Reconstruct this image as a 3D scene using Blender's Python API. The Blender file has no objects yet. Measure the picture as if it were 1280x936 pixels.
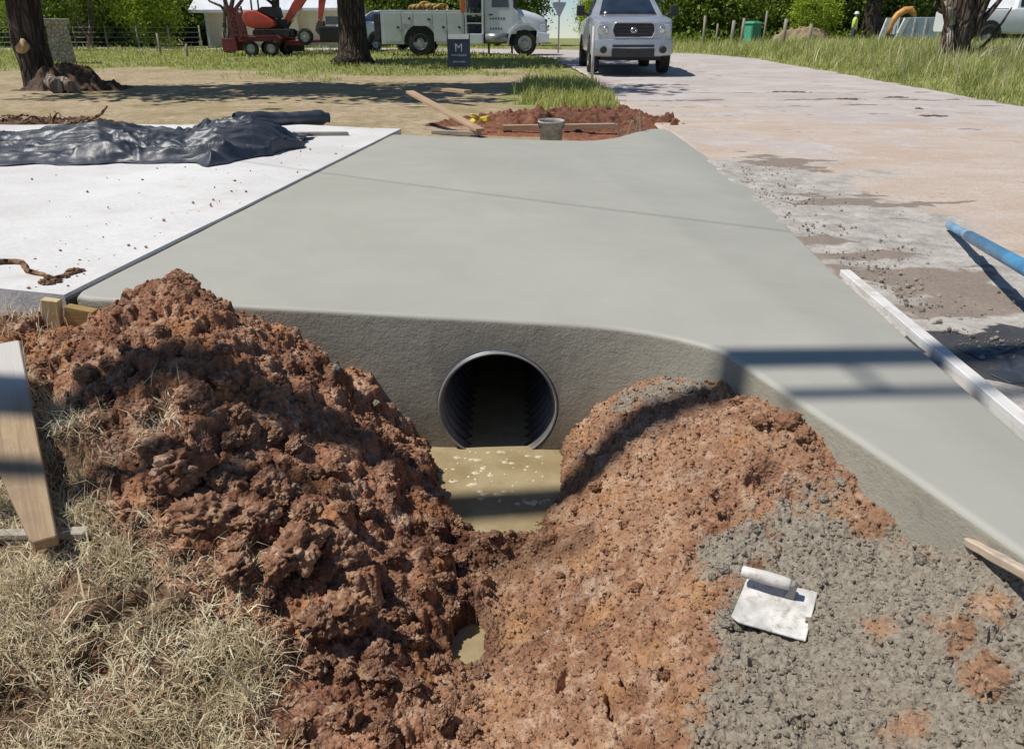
import bpy, bmesh, math, random
import numpy as np
from mathutils import Vector, Matrix, Quaternion

random.seed(7)
RNG = np.random.default_rng(11)
SC = bpy.context.scene
COL = SC.collection
R = math.radians

# ------------------------------------------------------------------ camera geometry
CAM_Z, PITCH, FPX = 0.93, R(23.6), 961.0
CP, SP = math.cos(PITCH), math.sin(PITCH)

def ray(px, py):
    u, v = (px - 640) / FPX, (py - 468) / FPX
    return u, CP - v * SP, -SP - v * CP

def at(px, py, z=0.0):
    """point of the horizontal plane z seen at a pixel of the photograph"""
    dx, dy, dz = ray(px, py)
    t = (z - CAM_Z) / dz
    return Vector((dx * t, dy * t, z))

def at_y(px, py, Y):
    dx, dy, dz = ray(px, py)
    t = Y / dy
    return Vector((dx * t, Y, CAM_Z + dz * t))

def slab_z(x):
    return -0.04 * (np.clip(x, -2.2, 2.6) - 0.27)

def at_slab(px, py):
    dx, dy, dz = ray(px, py)
    t = -CAM_Z / dz
    for _ in range(8):
        t = (float(slab_z(dx * t)) - CAM_Z) / dz
    return Vector((dx * t, dy * t, CAM_Z + dz * t))

# ------------------------------------------------------------------ numpy noise
_perm = np.random.default_rng(3).permutation(256).astype(np.int64)
_perm = np.concatenate([_perm, _perm])
_ang = np.random.default_rng(4).random(256) * 2 * np.pi
_gx, _gy = np.cos(_ang), np.sin(_ang)

def perlin(x, y, seed=0):
    x = np.asarray(x, float) + seed * 17.31
    y = np.asarray(y, float) + seed * 5.77
    xi, yi = np.floor(x).astype(np.int64), np.floor(y).astype(np.int64)
    xf, yf = x - xi, y - yi
    xi &= 255; yi &= 255
    u = xf * xf * xf * (xf * (xf * 6 - 15) + 10)
    v = yf * yf * yf * (yf * (yf * 6 - 15) + 10)
    def g(ix, iy, fx, fy):
        h = _perm[(_perm[ix & 255] + iy) & 255]
        return _gx[h] * fx + _gy[h] * fy
    a = g(xi, yi, xf, yf); b = g(xi + 1, yi, xf - 1, yf)
    c = g(xi, yi + 1, xf, yf - 1); d = g(xi + 1, yi + 1, xf - 1, yf - 1)
    return (a + u * (b - a)) * (1 - v) + (c + u * (d - c)) * v

def fbm(x, y, scale, octv=4, seed=0, gain=0.5):
    s, amp, f = 0, 1.0, scale
    for o in range(octv):
        s = s + amp * perlin(np.asarray(x) * f, np.asarray(y) * f, seed + o)
        amp *= gain; f *= 2.03
    return s

def sstep(a, b, x):
    t = np.clip((np.asarray(x, float) - a) / (b - a), 0, 1)
    return t * t * (3 - 2 * t)

def inside(poly, x, y):
    x = np.asarray(x, float); y = np.asarray(y, float)
    res = np.zeros(x.shape, bool)
    n = len(poly)
    for i in range(n):
        x0, y0 = poly[i][0], poly[i][1]
        x1, y1 = poly[(i + 1) % n][0], poly[(i + 1) % n][1]
        if y0 == y1:
            continue
        c = ((y0 > y) != (y1 > y)) & (x < (x1 - x0) * (y - y0) / (y1 - y0) + x0)
        res ^= c
    return res

# ------------------------------------------------------------------ materials
class NT:
    def __init__(self, name):
        self.m = bpy.data.materials.new(name)
        self.m.use_nodes = True
        self.t = self.m.node_tree
        self.t.nodes.clear()
        self.out = self.t.nodes.new('ShaderNodeOutputMaterial')
        self.geo = None
    def n(self, typ, **kw):
        nd = self.t.nodes.new(typ)
        for k, v in kw.items():
            setattr(nd, k, v)
        return nd
    def link(self, a, b):
        self.t.links.new(a, b)
    def put(self, sock, v):
        if v is None:
            return
        if hasattr(v, 'is_output') or isinstance(v, bpy.types.NodeSocket):
            self.link(v, sock)
        elif isinstance(v, (tuple, list)) and len(v) == 3 and sock.type == 'RGBA':
            sock.default_value = (*v, 1)
        else:
            sock.default_value = v
    def coord(self, kind='Object', scale=None, rot=None):
        c = self.n('ShaderNodeTexCoord').outputs[kind]
        if scale or rot:
            mp = self.n('ShaderNodeMapping')
            self.link(c, mp.inputs['Vector'])
            if scale: mp.inputs['Scale'].default_value = scale
            if rot: mp.inputs['Rotation'].default_value = rot
            c = mp.outputs[0]
        return c
    def noise(self, scale, detail=4, rough=0.55, vec=None, dist=0.0):
        nd = self.n('ShaderNodeTexNoise')
        nd.inputs['Scale'].default_value = scale
        nd.inputs['Detail'].default_value = detail
        nd.inputs['Roughness'].default_value = rough
        nd.inputs['Distortion'].default_value = dist
        self.link(vec if vec is not None else self.coord(), nd.inputs['Vector'])
        return nd.outputs['Fac']
    def voro(self, scale, feature='F1', vec=None, out='Distance'):
        nd = self.n('ShaderNodeTexVoronoi', feature=feature)
        nd.inputs['Scale'].default_value = scale
        self.link(vec if vec is not None else self.coord(), nd.inputs['Vector'])
        return nd.outputs[out]
    def ramp(self, fac, a, b, lo=0.0, hi=1.0):
        nd = self.n('ShaderNodeMapRange', interpolation_type='SMOOTHSTEP')
        self.put(nd.inputs['Value'], fac)
        nd.inputs['From Min'].default_value = a; nd.inputs['From Max'].default_value = b
        nd.inputs['To Min'].default_value = lo; nd.inputs['To Max'].default_value = hi
        return nd.outputs[0]
    def mix(self, fac, a, b, blend='MIX'):
        nd = self.n('ShaderNodeMix', data_type='RGBA', blend_type=blend)
        self.put(nd.inputs[0], fac); self.put(nd.inputs[6], a); self.put(nd.inputs[7], b)
        return nd.outputs[2]
    def math(self, op, a, b=0.0):
        nd = self.n('ShaderNodeMath', operation=op)
        self.put(nd.inputs[0], a); self.put(nd.inputs[1], b)
        return nd.outputs[0]
    def attr(self, name):
        return self.n('ShaderNodeAttribute', attribute_name=name).outputs['Fac']
    def bump(self, h, strength=0.5, dist=0.01, prev=None):
        nd = self.n('ShaderNodeBump')
        nd.inputs['Strength'].default_value = strength
        nd.inputs['Distance'].default_value = dist
        self.link(h, nd.inputs['Height'])
        if prev is not None: self.link(prev, nd.inputs['Normal'])
        return nd.outputs[0]
    def pbsdf(self, color, rough=0.8, metal=0.0, normal=None, **kw):
        p = self.n('ShaderNodeBsdfPrincipled')
        self.put(p.inputs['Base Color'], color)
        self.put(p.inputs['Roughness'], rough)
        self.put(p.inputs['Metallic'], metal)
        if normal is not None: self.link(normal, p.inputs['Normal'])
        for k, v in kw.items():
            self.put(p.inputs[k.replace('_', ' ')], v)
        return p.outputs[0]
    def done(self, sh):
        self.link(sh, self.out.inputs['Surface'])
        return self.m
    def sep(self, vec):
        nd = self.n('ShaderNodeSeparateXYZ'); self.link(vec, nd.inputs[0]); return nd.outputs

MATS = {}
def simple(name, col, rough=0.6, metal=0.0, var=0.25, nscale=6.0, bump=0.0, bscale=60.0, dirt=None, coat=0.0, spec=0.5):
    """painted / plain surface with uneven tone, some dirt and a little relief"""
    if name in MATS: return MATS[name]
    t = NT(name)
    f = t.noise(nscale, 5, 0.6)
    lo = tuple(c * (1 - var) for c in col); hi = tuple(min(1, c * (1 + var * 0.6)) for c in col)
    c = t.mix(t.ramp(f, 0.3, 0.7), lo, hi)
    if dirt:
        c = t.mix(t.ramp(t.noise(nscale * 2.7, 6, 0.65), 0.5, 0.75, 0, dirt[1]), c, dirt[0])
    nm = t.bump(t.noise(bscale, 4), bump, 0.004) if bump else None
    rr = t.ramp(t.noise(nscale * 1.7, 4), 0.3, 0.7, max(0.02, rough - 0.08), min(1, rough + 0.1))
    MATS[name] = t.done(t.pbsdf(c, rr, metal, nm, Coat_Weight=coat, Specular_IOR_Level=spec))
    return MATS[name]

def dirt_mat(name, cols, grey=None, wet=0.0, fine=1.0, sm=1.0):
    """loose soil: cols = dark, mid, light"""
    t = NT(name)
    bd = 1.0
    a = t.noise(3.1 * sm, 5, 0.6, dist=0.3)
    b = t.noise(17.0 * sm, 5, 0.65)
    c = t.noise(75.0 * sm, 3, 0.6)
    col = t.mix(t.ramp(a, 0.33, 0.66), cols[0], cols[1])
    col = t.mix(t.ramp(b, 0.46, 0.68), col, cols[2])
    col = t.mix(t.ramp(t.noise(6.3 * sm, 4, .6), .50, .68, 0, .55), col, (cols[1][0] * 1.12, cols[1][1] * 1.05, cols[1][2] * .72))
    col = t.mix(t.ramp(t.noise(9.1 * sm, 5, .65, dist=.5), .56, .70, 0, .6), col, tuple(v * .9 + .02 for v in (cols[2][0] * .9, cols[2][1], cols[2][2] * 1.1)))
    col = t.mix(t.ramp(b, 0.24, 0.42, 1, 0), col, tuple(v * 0.55 for v in cols[0]))
    col = t.mix(t.ramp(c, 0.3, 0.7), t.mix(1.0, col, (0.72, 0.72, 0.72), 'MULTIPLY'), col)
    if grey:
        g = t.attr('grey')
        g = t.ramp(t.math('ADD', g, t.math('MULTIPLY', t.math('SUBTRACT', b, 0.5), 1.7)), 0.30, 0.70)
        gc = t.mix(t.ramp(c, 0.35, 0.65), tuple(v * 0.7 for v in grey), grey)
        col = t.mix(g, col, gc)
    col = t.mix(t.ramp(t.noise(1.1 * sm, 5, .7), .45, .7, 0, .35), col, tuple(v * .55 for v in cols[1]))
    w = t.attr('wet')
    col = t.mix(w, col, t.mix(1.0, col, (0.4, 0.34, 0.3), 'MULTIPLY'))
    h = t.math('ADD', t.math('MULTIPLY', t.noise(60.0 * sm, 5, 0.7), 0.7), t.math('MULTIPLY', t.voro(95.0 * sm), 0.5))
    nm = t.bump(h, 0.9 * fine, 0.012 * bd)
    rg = t.math('SUBTRACT', 0.95, t.math('MULTIPLY', w, 0.45))
    return t.done(t.pbsdf(col, rg, 0, nm, Specular_IOR_Level=0.25))

def leaf_mat(name, c0, c1, trans=0.35):
    t = NT(name)
    f = t.attr('tint')
    col = t.mix(f, c0, c1)
    d = t.n('ShaderNodeBsdfPrincipled')
    t.link(col, d.inputs['Base Color']); d.inputs['Roughness'].default_value = 0.6
    d.inputs['Specular IOR Level'].default_value = 0.3
    tr = t.n('ShaderNodeBsdfTranslucent'); t.link(t.mix(1.0, col, (1.2, 1.15, 0.6), 'MULTIPLY'), tr.inputs[0])
    mx = t.n('ShaderNodeMixShader'); mx.inputs[0].default_value = trans
    t.link(d.outputs[0], mx.inputs[1]); t.link(tr.outputs[0], mx.inputs[2])
    return t.done(mx.outputs[0])

def wood_mat(name, base, dark, mud=None, mudamt=0.0, grain=1.0, white_to=None):
    """sawn timber, grain along local X"""
    t = NT(name)
    v = t.coord('Object', (1.2, 22, 22))
    g = t.noise(3.2, 6, 0.65, v, 0.6)
    col = t.mix(t.ramp(g, 0.35, 0.7), base, dark)
    k = t.noise(2.2, 3, 0.5)
    col = t.mix(t.ramp(k, 0.4, 0.75, 0, 0.5), col, tuple(min(1, x * 0.7) for x in base))
    if mud:
        col = t.mix(t.ramp(t.noise(5.5, 6, 0.7), 0.48, 0.62, 0, mudamt), col, mud)
    if white_to:
        xx = t.math('ADD', t.sep(t.coord('Object'))[0], t.math('MULTIPLY', t.noise(6, 4, .6), .16))
        col = t.mix(t.ramp(xx, white_to, white_to + .22, .8, 0), col, (.66, .64, .60))
    nm = t.bump(g, 0.35 * grain, 0.004)
    return t.done(t.pbsdf(col, 0.75, 0, nm, Specular_IOR_Level=0.3))

def bark_mat(name, dark, light):
    t = NT(name)
    v = t.coord('Object', (1, 1, 0.22))
    g = t.voro(9.0, 'DISTANCE_TO_EDGE', v)
    n = t.noise(7.0, 6, 0.7, v)
    col = t.mix(t.ramp(n, 0.35, 0.7), dark, light)
    col = t.mix(t.ramp(g, 0.0, 0.12, 0.7, 0), col, tuple(c * 0.5 for c in dark))
    h = t.math('ADD', t.ramp(g, 0, 0.2), t.math('MULTIPLY', n, 0.6))
    return t.done(t.pbsdf(col, 0.95, 0, t.bump(h, 1.0, 0.06), Specular_IOR_Level=0.2))

# ------------------------------------------------------------------ meshes and objects
def link(o, parent=None):
    COL.objects.link(o)
    if parent is not None:
        o.parent = parent
    return o

def mesh_np(name, verts, quads, mat, parent=None, smooth=True, attrs=None, loc=None):
    verts = np.asarray(verts, np.float32).reshape(-1, 3)
    quads = np.asarray(quads, np.int32)
    k = quads.shape[1]
    me = bpy.data.meshes.new(name)
    me.vertices.add(len(verts)); me.vertices.foreach_set('co', verts.ravel())
    me.loops.add(quads.size); me.loops.foreach_set('vertex_index', quads.ravel())
    me.polygons.add(len(quads))
    me.polygons.foreach_set('loop_start', np.arange(0, quads.size, k, dtype=np.int32))
    me.update(calc_edges=True)
    me.polygons.foreach_set('use_smooth', np.full(len(quads), smooth))
    for nm, a in (attrs or {}).items():
        at_ = me.attributes.new(nm, 'FLOAT', 'POINT')
        at_.data.foreach_set('value', np.asarray(a, np.float32).ravel())
    me.materials.append(mat)
    me.validate()
    o = bpy.data.objects.new(name, me)
    if loc is not None: o.location = loc
    return link(o, parent)

def tag(o, label=None, cat=None, group=None, kind=None):
    if label: o['label'] = label
    if cat: o['category'] = cat
    if group: o['group'] = group
    if kind: o['kind'] = kind
    return o

def thing(name, label, cat, loc=(0, 0, 0), rotz=0.0, group=None, scale=1.0):
    o = bpy.data.objects.new(name, None)
    o.empty_display_size = 0.1
    link(o)
    o.location = loc; o.rotation_euler = (0, 0, rotz); o.scale = (scale,) * 3
    return tag(o, label, cat, group)

def copy_thing(root, loc, rotz=None, label=None, scale=None, group=None):
    r = root.copy(); COL.objects.link(r); r.location = loc
    if rotz is not None: r.rotation_euler = (0, 0, rotz)
    if label: r['label'] = label
    if group: r['group'] = group
    if scale is not None: r.scale = (scale,) * 3 if not isinstance(scale, tuple) else scale
    for ch in list(root.children):
        c = ch.copy(); COL.objects.link(c); c.parent = r
        for g in list(ch.children):
            d = g.copy(); COL.objects.link(d); d.parent = c
    return r

class MB:
    """collects solids; build() links them as ONE mesh object"""
    def __init__(self):
        self.bm = bmesh.new()
        self.sm = []
    def _add(self, verts, faces, smooth=False):
        vs = [self.bm.verts.new(v) for v in verts]
        for f in faces:
            try:
                fc = self.bm.faces.new([vs[i] for i in f]); fc.smooth = smooth
            except ValueError:
                pass
        return vs
    def box(self, c, s, rot=None, bev=0.0, seg=2):
        b = bmesh.new()
        bmesh.ops.create_cube(b, size=1.0)
        bmesh.ops.scale(b, vec=s, verts=b.verts)
        if bev:
            bmesh.ops.bevel(b, geom=b.edges[:], offset=bev, segments=seg, affect='EDGES', profile=0.6)
        M = Matrix.Translation(c)
        if rot is not None: M = M @ rot.to_4x4()
        bmesh.ops.transform(b, matrix=M, verts=b.verts)
        self.merge(b, smooth=False)
        return self
    def merge(self, b, smooth=None):
        b.verts.index_update()
        mp = [self.bm.verts.new(v.co) for v in b.verts]
        for f in b.faces:
            try:
                nf = self.bm.faces.new([mp[v.index] for v in f.verts])
                nf.smooth = f.smooth if smooth is None else smooth
            except ValueError:
                pass
        b.free()
    def prism(self, pts, axis, a, b, bev=0.0, seg=2):
        """polygon pts in the plane normal to axis ('x','y','z'), extruded a..b"""
        def mk(p, h):
            return {'x': (h, p[0], p[1]), 'y': (p[0], h, p[1]), 'z': (p[0], p[1], h)}[axis]
        t = bmesh.new()
        lo = [t.verts.new(mk(p, a)) for p in pts]; hi = [t.verts.new(mk(p, b)) for p in pts]
        t.faces.new(lo); t.faces.new(list(reversed(hi)))
        n = len(pts)
        for i in range(n):
            t.faces.new([lo[i], hi[i], hi[(i + 1) % n], lo[(i + 1) % n]])
        bmesh.ops.recalc_face_normals(t, faces=t.faces)
        if bev:
            bmesh.ops.bevel(t, geom=t.edges[:], offset=bev, segments=seg, affect='EDGES', profile=0.6)
        self.merge(t, smooth=False)
        return self
    def tube(self, path, rad, n=10, cap=True, smooth=True, jit=0.0):
        path = [Vector(p) for p in path]
        if not hasattr(rad, '__len__'): rad = [rad] * len(path)
        rings = []
        prev = None
        for i, p in enumerate(path):
            d = (path[min(i + 1, len(path) - 1)] - path[max(i - 1, 0)]).normalized()
            if prev is None:
                u = d.orthogonal().normalized()
            else:
                u = (prev - d * prev.dot(d)).normalized()
            prev = u
            w = d.cross(u)
            rings.append([self.bm.verts.new(p + (u * math.cos(2 * math.pi * k / n) + w * math.sin(2 * math.pi * k / n)) * rad[i] * (1 + random.uniform(-jit, jit))) for k in range(n)])
        for a, b in zip(rings, rings[1:]):
            for k in range(n):
                f = self.bm.faces.new([a[k], a[(k + 1) % n], b[(k + 1) % n], b[k]]); f.smooth = smooth
        if cap:
            self.bm.faces.new(list(reversed(rings[0]))); self.bm.faces.new(rings[-1])
        return self
    def lathe(self, prof, n=24, M=None, smooth=True, cap=True):
        """prof: (radius, height) list round local z"""
        M = M or Matrix.Identity(4)
        rings = []
        for r, h in prof:
            rings.append([self.bm.verts.new(M @ Vector((r * math.cos(2 * math.pi * k / n), r * math.sin(2 * math.pi * k / n), h))) for k in range(n)])
        for a, b in zip(rings, rings[1:]):
            for k in range(n):
                f = self.bm.faces.new([a[k], a[(k + 1) % n], b[(k + 1) % n], b[k]]); f.smooth = smooth
        if cap:
            self.bm.faces.new(list(reversed(rings[0]))); self.bm.faces.new(rings[-1])
        return self
    def loft(self, rings, cap=True, smooth=True):
        rv = [[self.bm.verts.new(p) for p in r] for r in rings]
        n = len(rv[0])
        for a, b in zip(rv, rv[1:]):
            for k in range(n):
                f = self.bm.faces.new([a[k], a[(k + 1) % n], b[(k + 1) % n], b[k]]); f.smooth = smooth
        if cap:
            self.bm.faces.new(list(reversed(rv[0]))); self.bm.faces.new(rv[-1])
        return self
    def plate(self, corners, th):
        """a four cornered panel with thickness th along its normal"""
        c = [Vector(p) for p in corners]
        nrm = (c[1] - c[0]).cross(c[3] - c[0]).normalized() * th
        self._add(c + [p + nrm for p in c], [(3, 2, 1, 0), (4, 5, 6, 7), (0, 1, 5, 4), (1, 2, 6, 5), (2, 3, 7, 6), (3, 0, 4, 7)])
        return self
    def build(self, name, mat, parent=None, loc=None, angle=None):
        bmesh.ops.recalc_face_normals(self.bm, faces=self.bm.faces)
        me = bpy.data.meshes.new(name)
        self.bm.to_mesh(me); self.bm.free()
        for m in (mat if isinstance(mat, list) else [mat]): me.materials.append(m)
        if angle:
            me.polygons.foreach_set('use_smooth', [True] * len(me.polygons))
            me.set_sharp_from_angle(angle=R(angle))
        o = bpy.data.objects.new(name, me)
        if loc is not None: o.location = loc
        return link(o, parent)

def grid_faces(nx, ny, keep=None):
    i, j = np.meshgrid(np.arange(nx - 1), np.arange(ny - 1), indexing='ij')
    a = (i * ny + j)
    q = np.stack([a, a + ny, a + ny + 1, a + 1], -1)
    if keep is not None:
        return q[keep]
    return q.reshape(-1, 4)

def blades(base, h, w, lean, mat, name, label=None, kind='stuff', curl=0.5, tint=None, rng=RNG):
    """many curved grass blades in one mesh"""
    n = len(base)
    az = rng.random(n) * 2 * np.pi
    d = np.stack([np.cos(az), np.sin(az), np.zeros(n)], 1)
    s = np.stack([-np.sin(az + rng.normal(0, .6, n)), np.cos(az), np.zeros(n)], 1)
    h = np.broadcast_to(h, n)[:, None]; w = np.broadcast_to(w, n)[:, None]; lean = np.broadcast_to(lean, n)[:, None]
    up = np.array([0, 0, 1.0])
    m = base + up * h * 0.55 * np.cos(lean * 0.6) + d * h * 0.55 * np.sin(lean * 0.6)
    t = m + (up * np.cos(lean * (1 + curl)) + d * np.sin(lean * (1 + curl))) * h * 0.5
    V = np.stack([base - s * w / 2, base + s * w / 2, m - s * w * 0.4, m + s * w * 0.4, t - s * w * 0.06, t + s * w * 0.06], 1)
    o = np.arange(n)[:, None] * 6
    Q = np.concatenate([o + np.array([[0, 1, 3, 2]]), o + np.array([[2, 3, 5, 4]])], 0)
    if tint is None: tint = rng.random(n)
    ob = mesh_np(name, V.reshape(-1, 3), Q, mat, smooth=True, attrs={'tint': np.repeat(tint, 6)})
    return tag(ob, label, None, None, kind)

def leaf_verts(cent, size, rng):
    n = len(cent)
    a = rng.normal(size=(n, 3)); a /= np.linalg.norm(a, axis=1)[:, None]
    b = np.cross(a, rng.normal(size=(n, 3))); b /= np.linalg.norm(b, axis=1)[:, None]
    s = np.broadcast_to(size, n)[:, None] * rng.uniform(.6, 1.3, (n, 1))
    V = np.stack([cent - a * s * .6, cent + b * s * .32, cent + a * s * .6, cent - b * s * .32], 1).reshape(-1, 3)
    Q = np.arange(n * 4).reshape(-1, 4)
    return V, Q
# ================================================================== WORLD, SUN, CAMERA
SUN_EL, SUN_AZ = R(60), R(-7.5)     # the sun stands to the left (-X)
w = bpy.data.worlds.new('World'); SC.world = w; w.use_nodes = True
nt = w.node_tree
sky = nt.nodes.new('ShaderNodeTexSky'); sky.sky_type = 'NISHITA'; sky.sun_disc = False
sky.sun_elevation = SUN_EL
sky.air_density = 1.0; sky.dust_density = 0.0; sky.ozone_density = 2.0; sky.altitude = 2500
to_sun = Vector((-math.cos(SUN_EL) * math.cos(SUN_AZ), math.cos(SUN_EL) * math.sin(SUN_AZ), math.sin(SUN_EL)))
sky.sun_rotation = math.atan2(to_sun.x, to_sun.y)
bg = nt.nodes['Background']; bg.inputs['Strength'].default_value = 0.085
nt.links.new(sky.outputs[0], bg.inputs[0])
sd = bpy.data.lights.new('sun', 'SUN'); sd.energy = 4.2; sd.angle = R(0.53); sd.color = (1.0, 0.955, 0.89)
so = bpy.data.objects.new('sun', sd); link(so)
so.rotation_euler = to_sun.to_track_quat('Z', 'Y').to_euler()
so.location = (-20, 0, 30)

cd = bpy.data.cameras.new('camera'); cd.sensor_width = 36; cd.lens = 36 * FPX / 1280
cd.clip_start = 0.05; cd.clip_end = 4000
co = bpy.data.objects.new('camera', cd); link(co)
co.location = (0, 0, CAM_Z); co.rotation_euler = (R(90) - PITCH, 0, 0)
SC.camera = co
SC.view_settings.view_transform = 'Standard'; SC.view_settings.look = 'None'
SC.view_settings.exposure = 0.08; SC.view_settings.gamma = 1.0
SC.render.engine = 'CYCLES'
SC.cycles.max_bounces = 6; SC.cycles.transparent_max_bounces = 8

# ================================================================== SHAPES OF THE GROUND
def prof(y):
    return np.interp(y, [-100, 9, 20, 30, 50, 120, 700, 5000], [-.065, -.065, .03, .28, .42, .6, .6, .6])

def road_z(x, y):
    return prof(y)

def far_z(x, y):
    """earth away from the ditch"""
    near = np.interp(x, [-8, -2.2, 1.2, 1.6, 8], [-.02, -.05, -.12, -.16, -.14])
    k = sstep(9.2, 10.6, y)
    n = fbm(x, y, 0.35, 3, 9) * 0.035 * sstep(8.0, 12, y) + fbm(x, y, 2.3, 2, 5) * .012
    side = sstep(8.4, 12.5, x - 0.04 * y) * sstep(6, 12, y) * 0.16       # verge bank right of the road
    onroad = inside(ROAD_POLY, x, y)
    z = near * (1 - k) + prof(y) * k - 0.03 * k
    return z + np.where(onroad, -0.035, n) + side * (1 - onroad)

ROAD_L = [(1.36, .1), (1.42, 3), (1.62, 6), (1.80, 8.9), (1.75, 13), (1.95, 20), (1.7, 26), (1.0, 33), (-2.5, 40), (-12, 44), (-70, 47)]
ROAD_R = [(7.0, .1), (7.1, 3), (7.25, 6), (7.4, 9), (7.8, 12), (8.6, 19.4), (8.7, 28), (8.3, 33), (6.4, 39), (-8, 48), (-70, 52)]
ROAD_POLY = ROAD_L + ROAD_R[::-1]

# ---- the slab's outline
A_ = at_slab(85, 370); B_ = at_slab(705, 403)
mid_pts = [(735, 405.5), (770, 408), (810, 414), (850, 422), (880, 430)]
D_ = at_slab(902, 437); E_ = at_slab(1100, 567); F_ = at_slab(1280, 692)
dirF = (F_ - E_).normalized()
G_ = F_ + dirF * 0.55
RR = [at_slab(1280, 546), at_slab(1045, 341), at_slab(930, 228), at_slab(845, 168)]
dirR = (RR[0] - RR[1]).normalized()
R0 = RR[0] + dirR * 0.85
back = [at_slab(838, 161), at_slab(815, 161), at_slab(795, 165), at_slab(770, 172), at_slab(740, 176), at_slab(690, 175.5), at_slab(590, 172), at_slab(490, 168)]
SLAB = [A_, B_] + [at_slab(*p) for p in mid_pts] + [D_, E_, F_, G_, R0] + RR + back
SLAB2 = [(p.x, p.y) for p in SLAB]

def deep(x, y, m=0.035):
    return inside(SLAB2, x, y) & inside(SLAB2, x, y - m) & inside(SLAB2, x - m * .94, y - m * .33) & inside(SLAB2, x + m, y)

# ---- control points of the ditch: (pixel, distance)
CTRL = [(205, 354, 2.42), (140, 402, 2.46), (172, 372, 2.43), (105, 418, 2.5), (250, 378, 2.44), (290, 408, 2.47), (65, 428, 2.55), (345, 425, 2.5), (390, 448, 2.56), (455, 495, 2.58), (530, 560, 2.60),
        (20, 432, 2.5), (200, 450, 2.13), (110, 470, 2.2), (300, 470, 2.16), (200, 550, 1.9), (230, 650, 1.7), (330, 600, 1.86), (400, 700, 1.66), (380, 520, 2.17),
        (450, 560, 2.16), (520, 640, 2.03), (535, 750, 1.72), (480, 850, 1.43), (420, 930, 1.22), (545, 930, 1.29), (60, 800, 1.35),
        (60, 650, 1.72), (60, 550, 2.0), (60, 470, 2.3), (0, 412, 2.62), (60, 930, 1.15), (250, 850, 1.3), (300, 750, 1.5), (160, 720, 1.53),
        (694, 600, 2.37), (690, 640, 2.16), (545, 600, 2.37), (650, 690, 1.97), (600, 715, 1.90), (580, 800, 1.665), (640, 860, 1.455), (700, 760, 1.72),
        (760, 650, 1.96), (800, 560, 2.17), (850, 482, 2.42), (780, 492, 2.49), (715, 552, 2.55), (930, 490, 2.27), (1030, 543, 1.925), (1120, 635, 1.655),
        (1200, 668, 1.49), (1280, 705, 1.30), (900, 600, 1.86), (900, 750, 1.5), (1100, 700, 1.52), (1100, 850, 1.2), (1280, 850, 1.12), (1280, 930, 1.0),
        (900, 930, 1.12), (800, 850, 1.33), (760, 930, 1.19), (800, 700, 1.73), (1000, 620, 1.76)]
PTS = [tuple(at_y(*c)) for c in CTRL]
PTS += [(-.06, 2.4, -.60), (-.06, 2.62, -.62), (-.05, 2.2, -.585), (-2.3, 1.2, -.3), (-2.3, 1.9, -.14), (-2.3, 2.6, -.02), (-1.8, 2.85, -.02), (-1.2, 2.75, .03), (-.8, 2.75, -.17),
        (2.0, 1.0, -.18), (0, .6, -.62), (-1.5, .6, -.45), (1.5, .6, -.22), (-.5, .6, -.55), (.4, .8, -.52), (-2.3, .6, -.42), (1.5, 1.5, -.15)]
P_ = np.array(PTS)
def _tps(r2):
    return np.where(r2 > 1e-12, r2 * np.log(np.maximum(r2, 1e-12)) * .5, 0)
_d2 = ((P_[:, None, :2] - P_[None, :, :2]) ** 2).sum(-1)
_n = len(P_)
_A = np.zeros((_n + 3, _n + 3)); _A[:_n, :_n] = _tps(_d2) + np.eye(_n) * 2e-3
_A[:_n, _n] = 1; _A[:_n, _n + 1:] = P_[:, :2]; _A[_n:, :_n] = _A[:_n, _n:].T
_sol = np.linalg.solve(_A, np.concatenate([P_[:, 2], np.zeros(3)]))
def ditch(x, y):
    sh = np.shape(x); x = np.ravel(x); y = np.ravel(y)
    out = _sol[_n] + _sol[_n + 1] * x + _sol[_n + 2] * y
    for i in range(_n):
        out = out + _sol[i] * _tps((x - P_[i, 0]) ** 2 + (y - P_[i, 1]) ** 2)
    return out.reshape(sh)

# ---- fine height map of the near earth
S = 0.0045
X0, X1, Y0, Y1 = -2.25, 1.75, 0.72, 2.99
NX, NY = int((X1 - X0) / S) + 1, int((Y1 - Y0) / S) + 1
gx = X0 + np.arange(NX) * S; gy = Y0 + np.arange(NY) * S
GX, GY = np.meshgrid(gx, gy, indexing='ij')
BASE = ditch(GX, GY)
def wpoly(pix):      # pixel outline, dropped on the smooth ditch shape
    return [hit(px, py)[:2] for px, py in pix]
def samp(M, x, y):
    fi = np.clip((np.asarray(x) - X0) / S, 0, NX - 1.001); fj = np.clip((np.asarray(y) - Y0) / S, 0, NY - 1.001)
    i = fi.astype(int); j = fj.astype(int); a = fi - i; b = fj - j
    return (M[i, j] * (1 - a) + M[i + 1, j] * a) * (1 - b) + (M[i, j + 1] * (1 - a) + M[i + 1, j + 1] * a) * b
def hit(px, py, M=None):
    M = BASE if M is None else M
    dx, dy, dz = ray(px, py)
    for t in np.arange(1.0, 3.9, 0.004):
        x, y, z = dx * t, dy * t, CAM_Z + dz * t
        if X0 < x < X1 and Y0 < y < Y1 and z <= samp(M, x, y):
            return float(x), float(y), float(z)
    return at_y(px, py, 2.6)

L_RED = wpoly([(-60, 440), (10, 395), (60, 372), (60, 360), (205, 300), (400, 420), (545, 560), (560, 640), (590, 690), (585, 760), (560, 800), (560, 860), (520, 960), (330, 960), (345, 840), (240, 760), (130, 640), (50, 560), (10, 500)])
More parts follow.
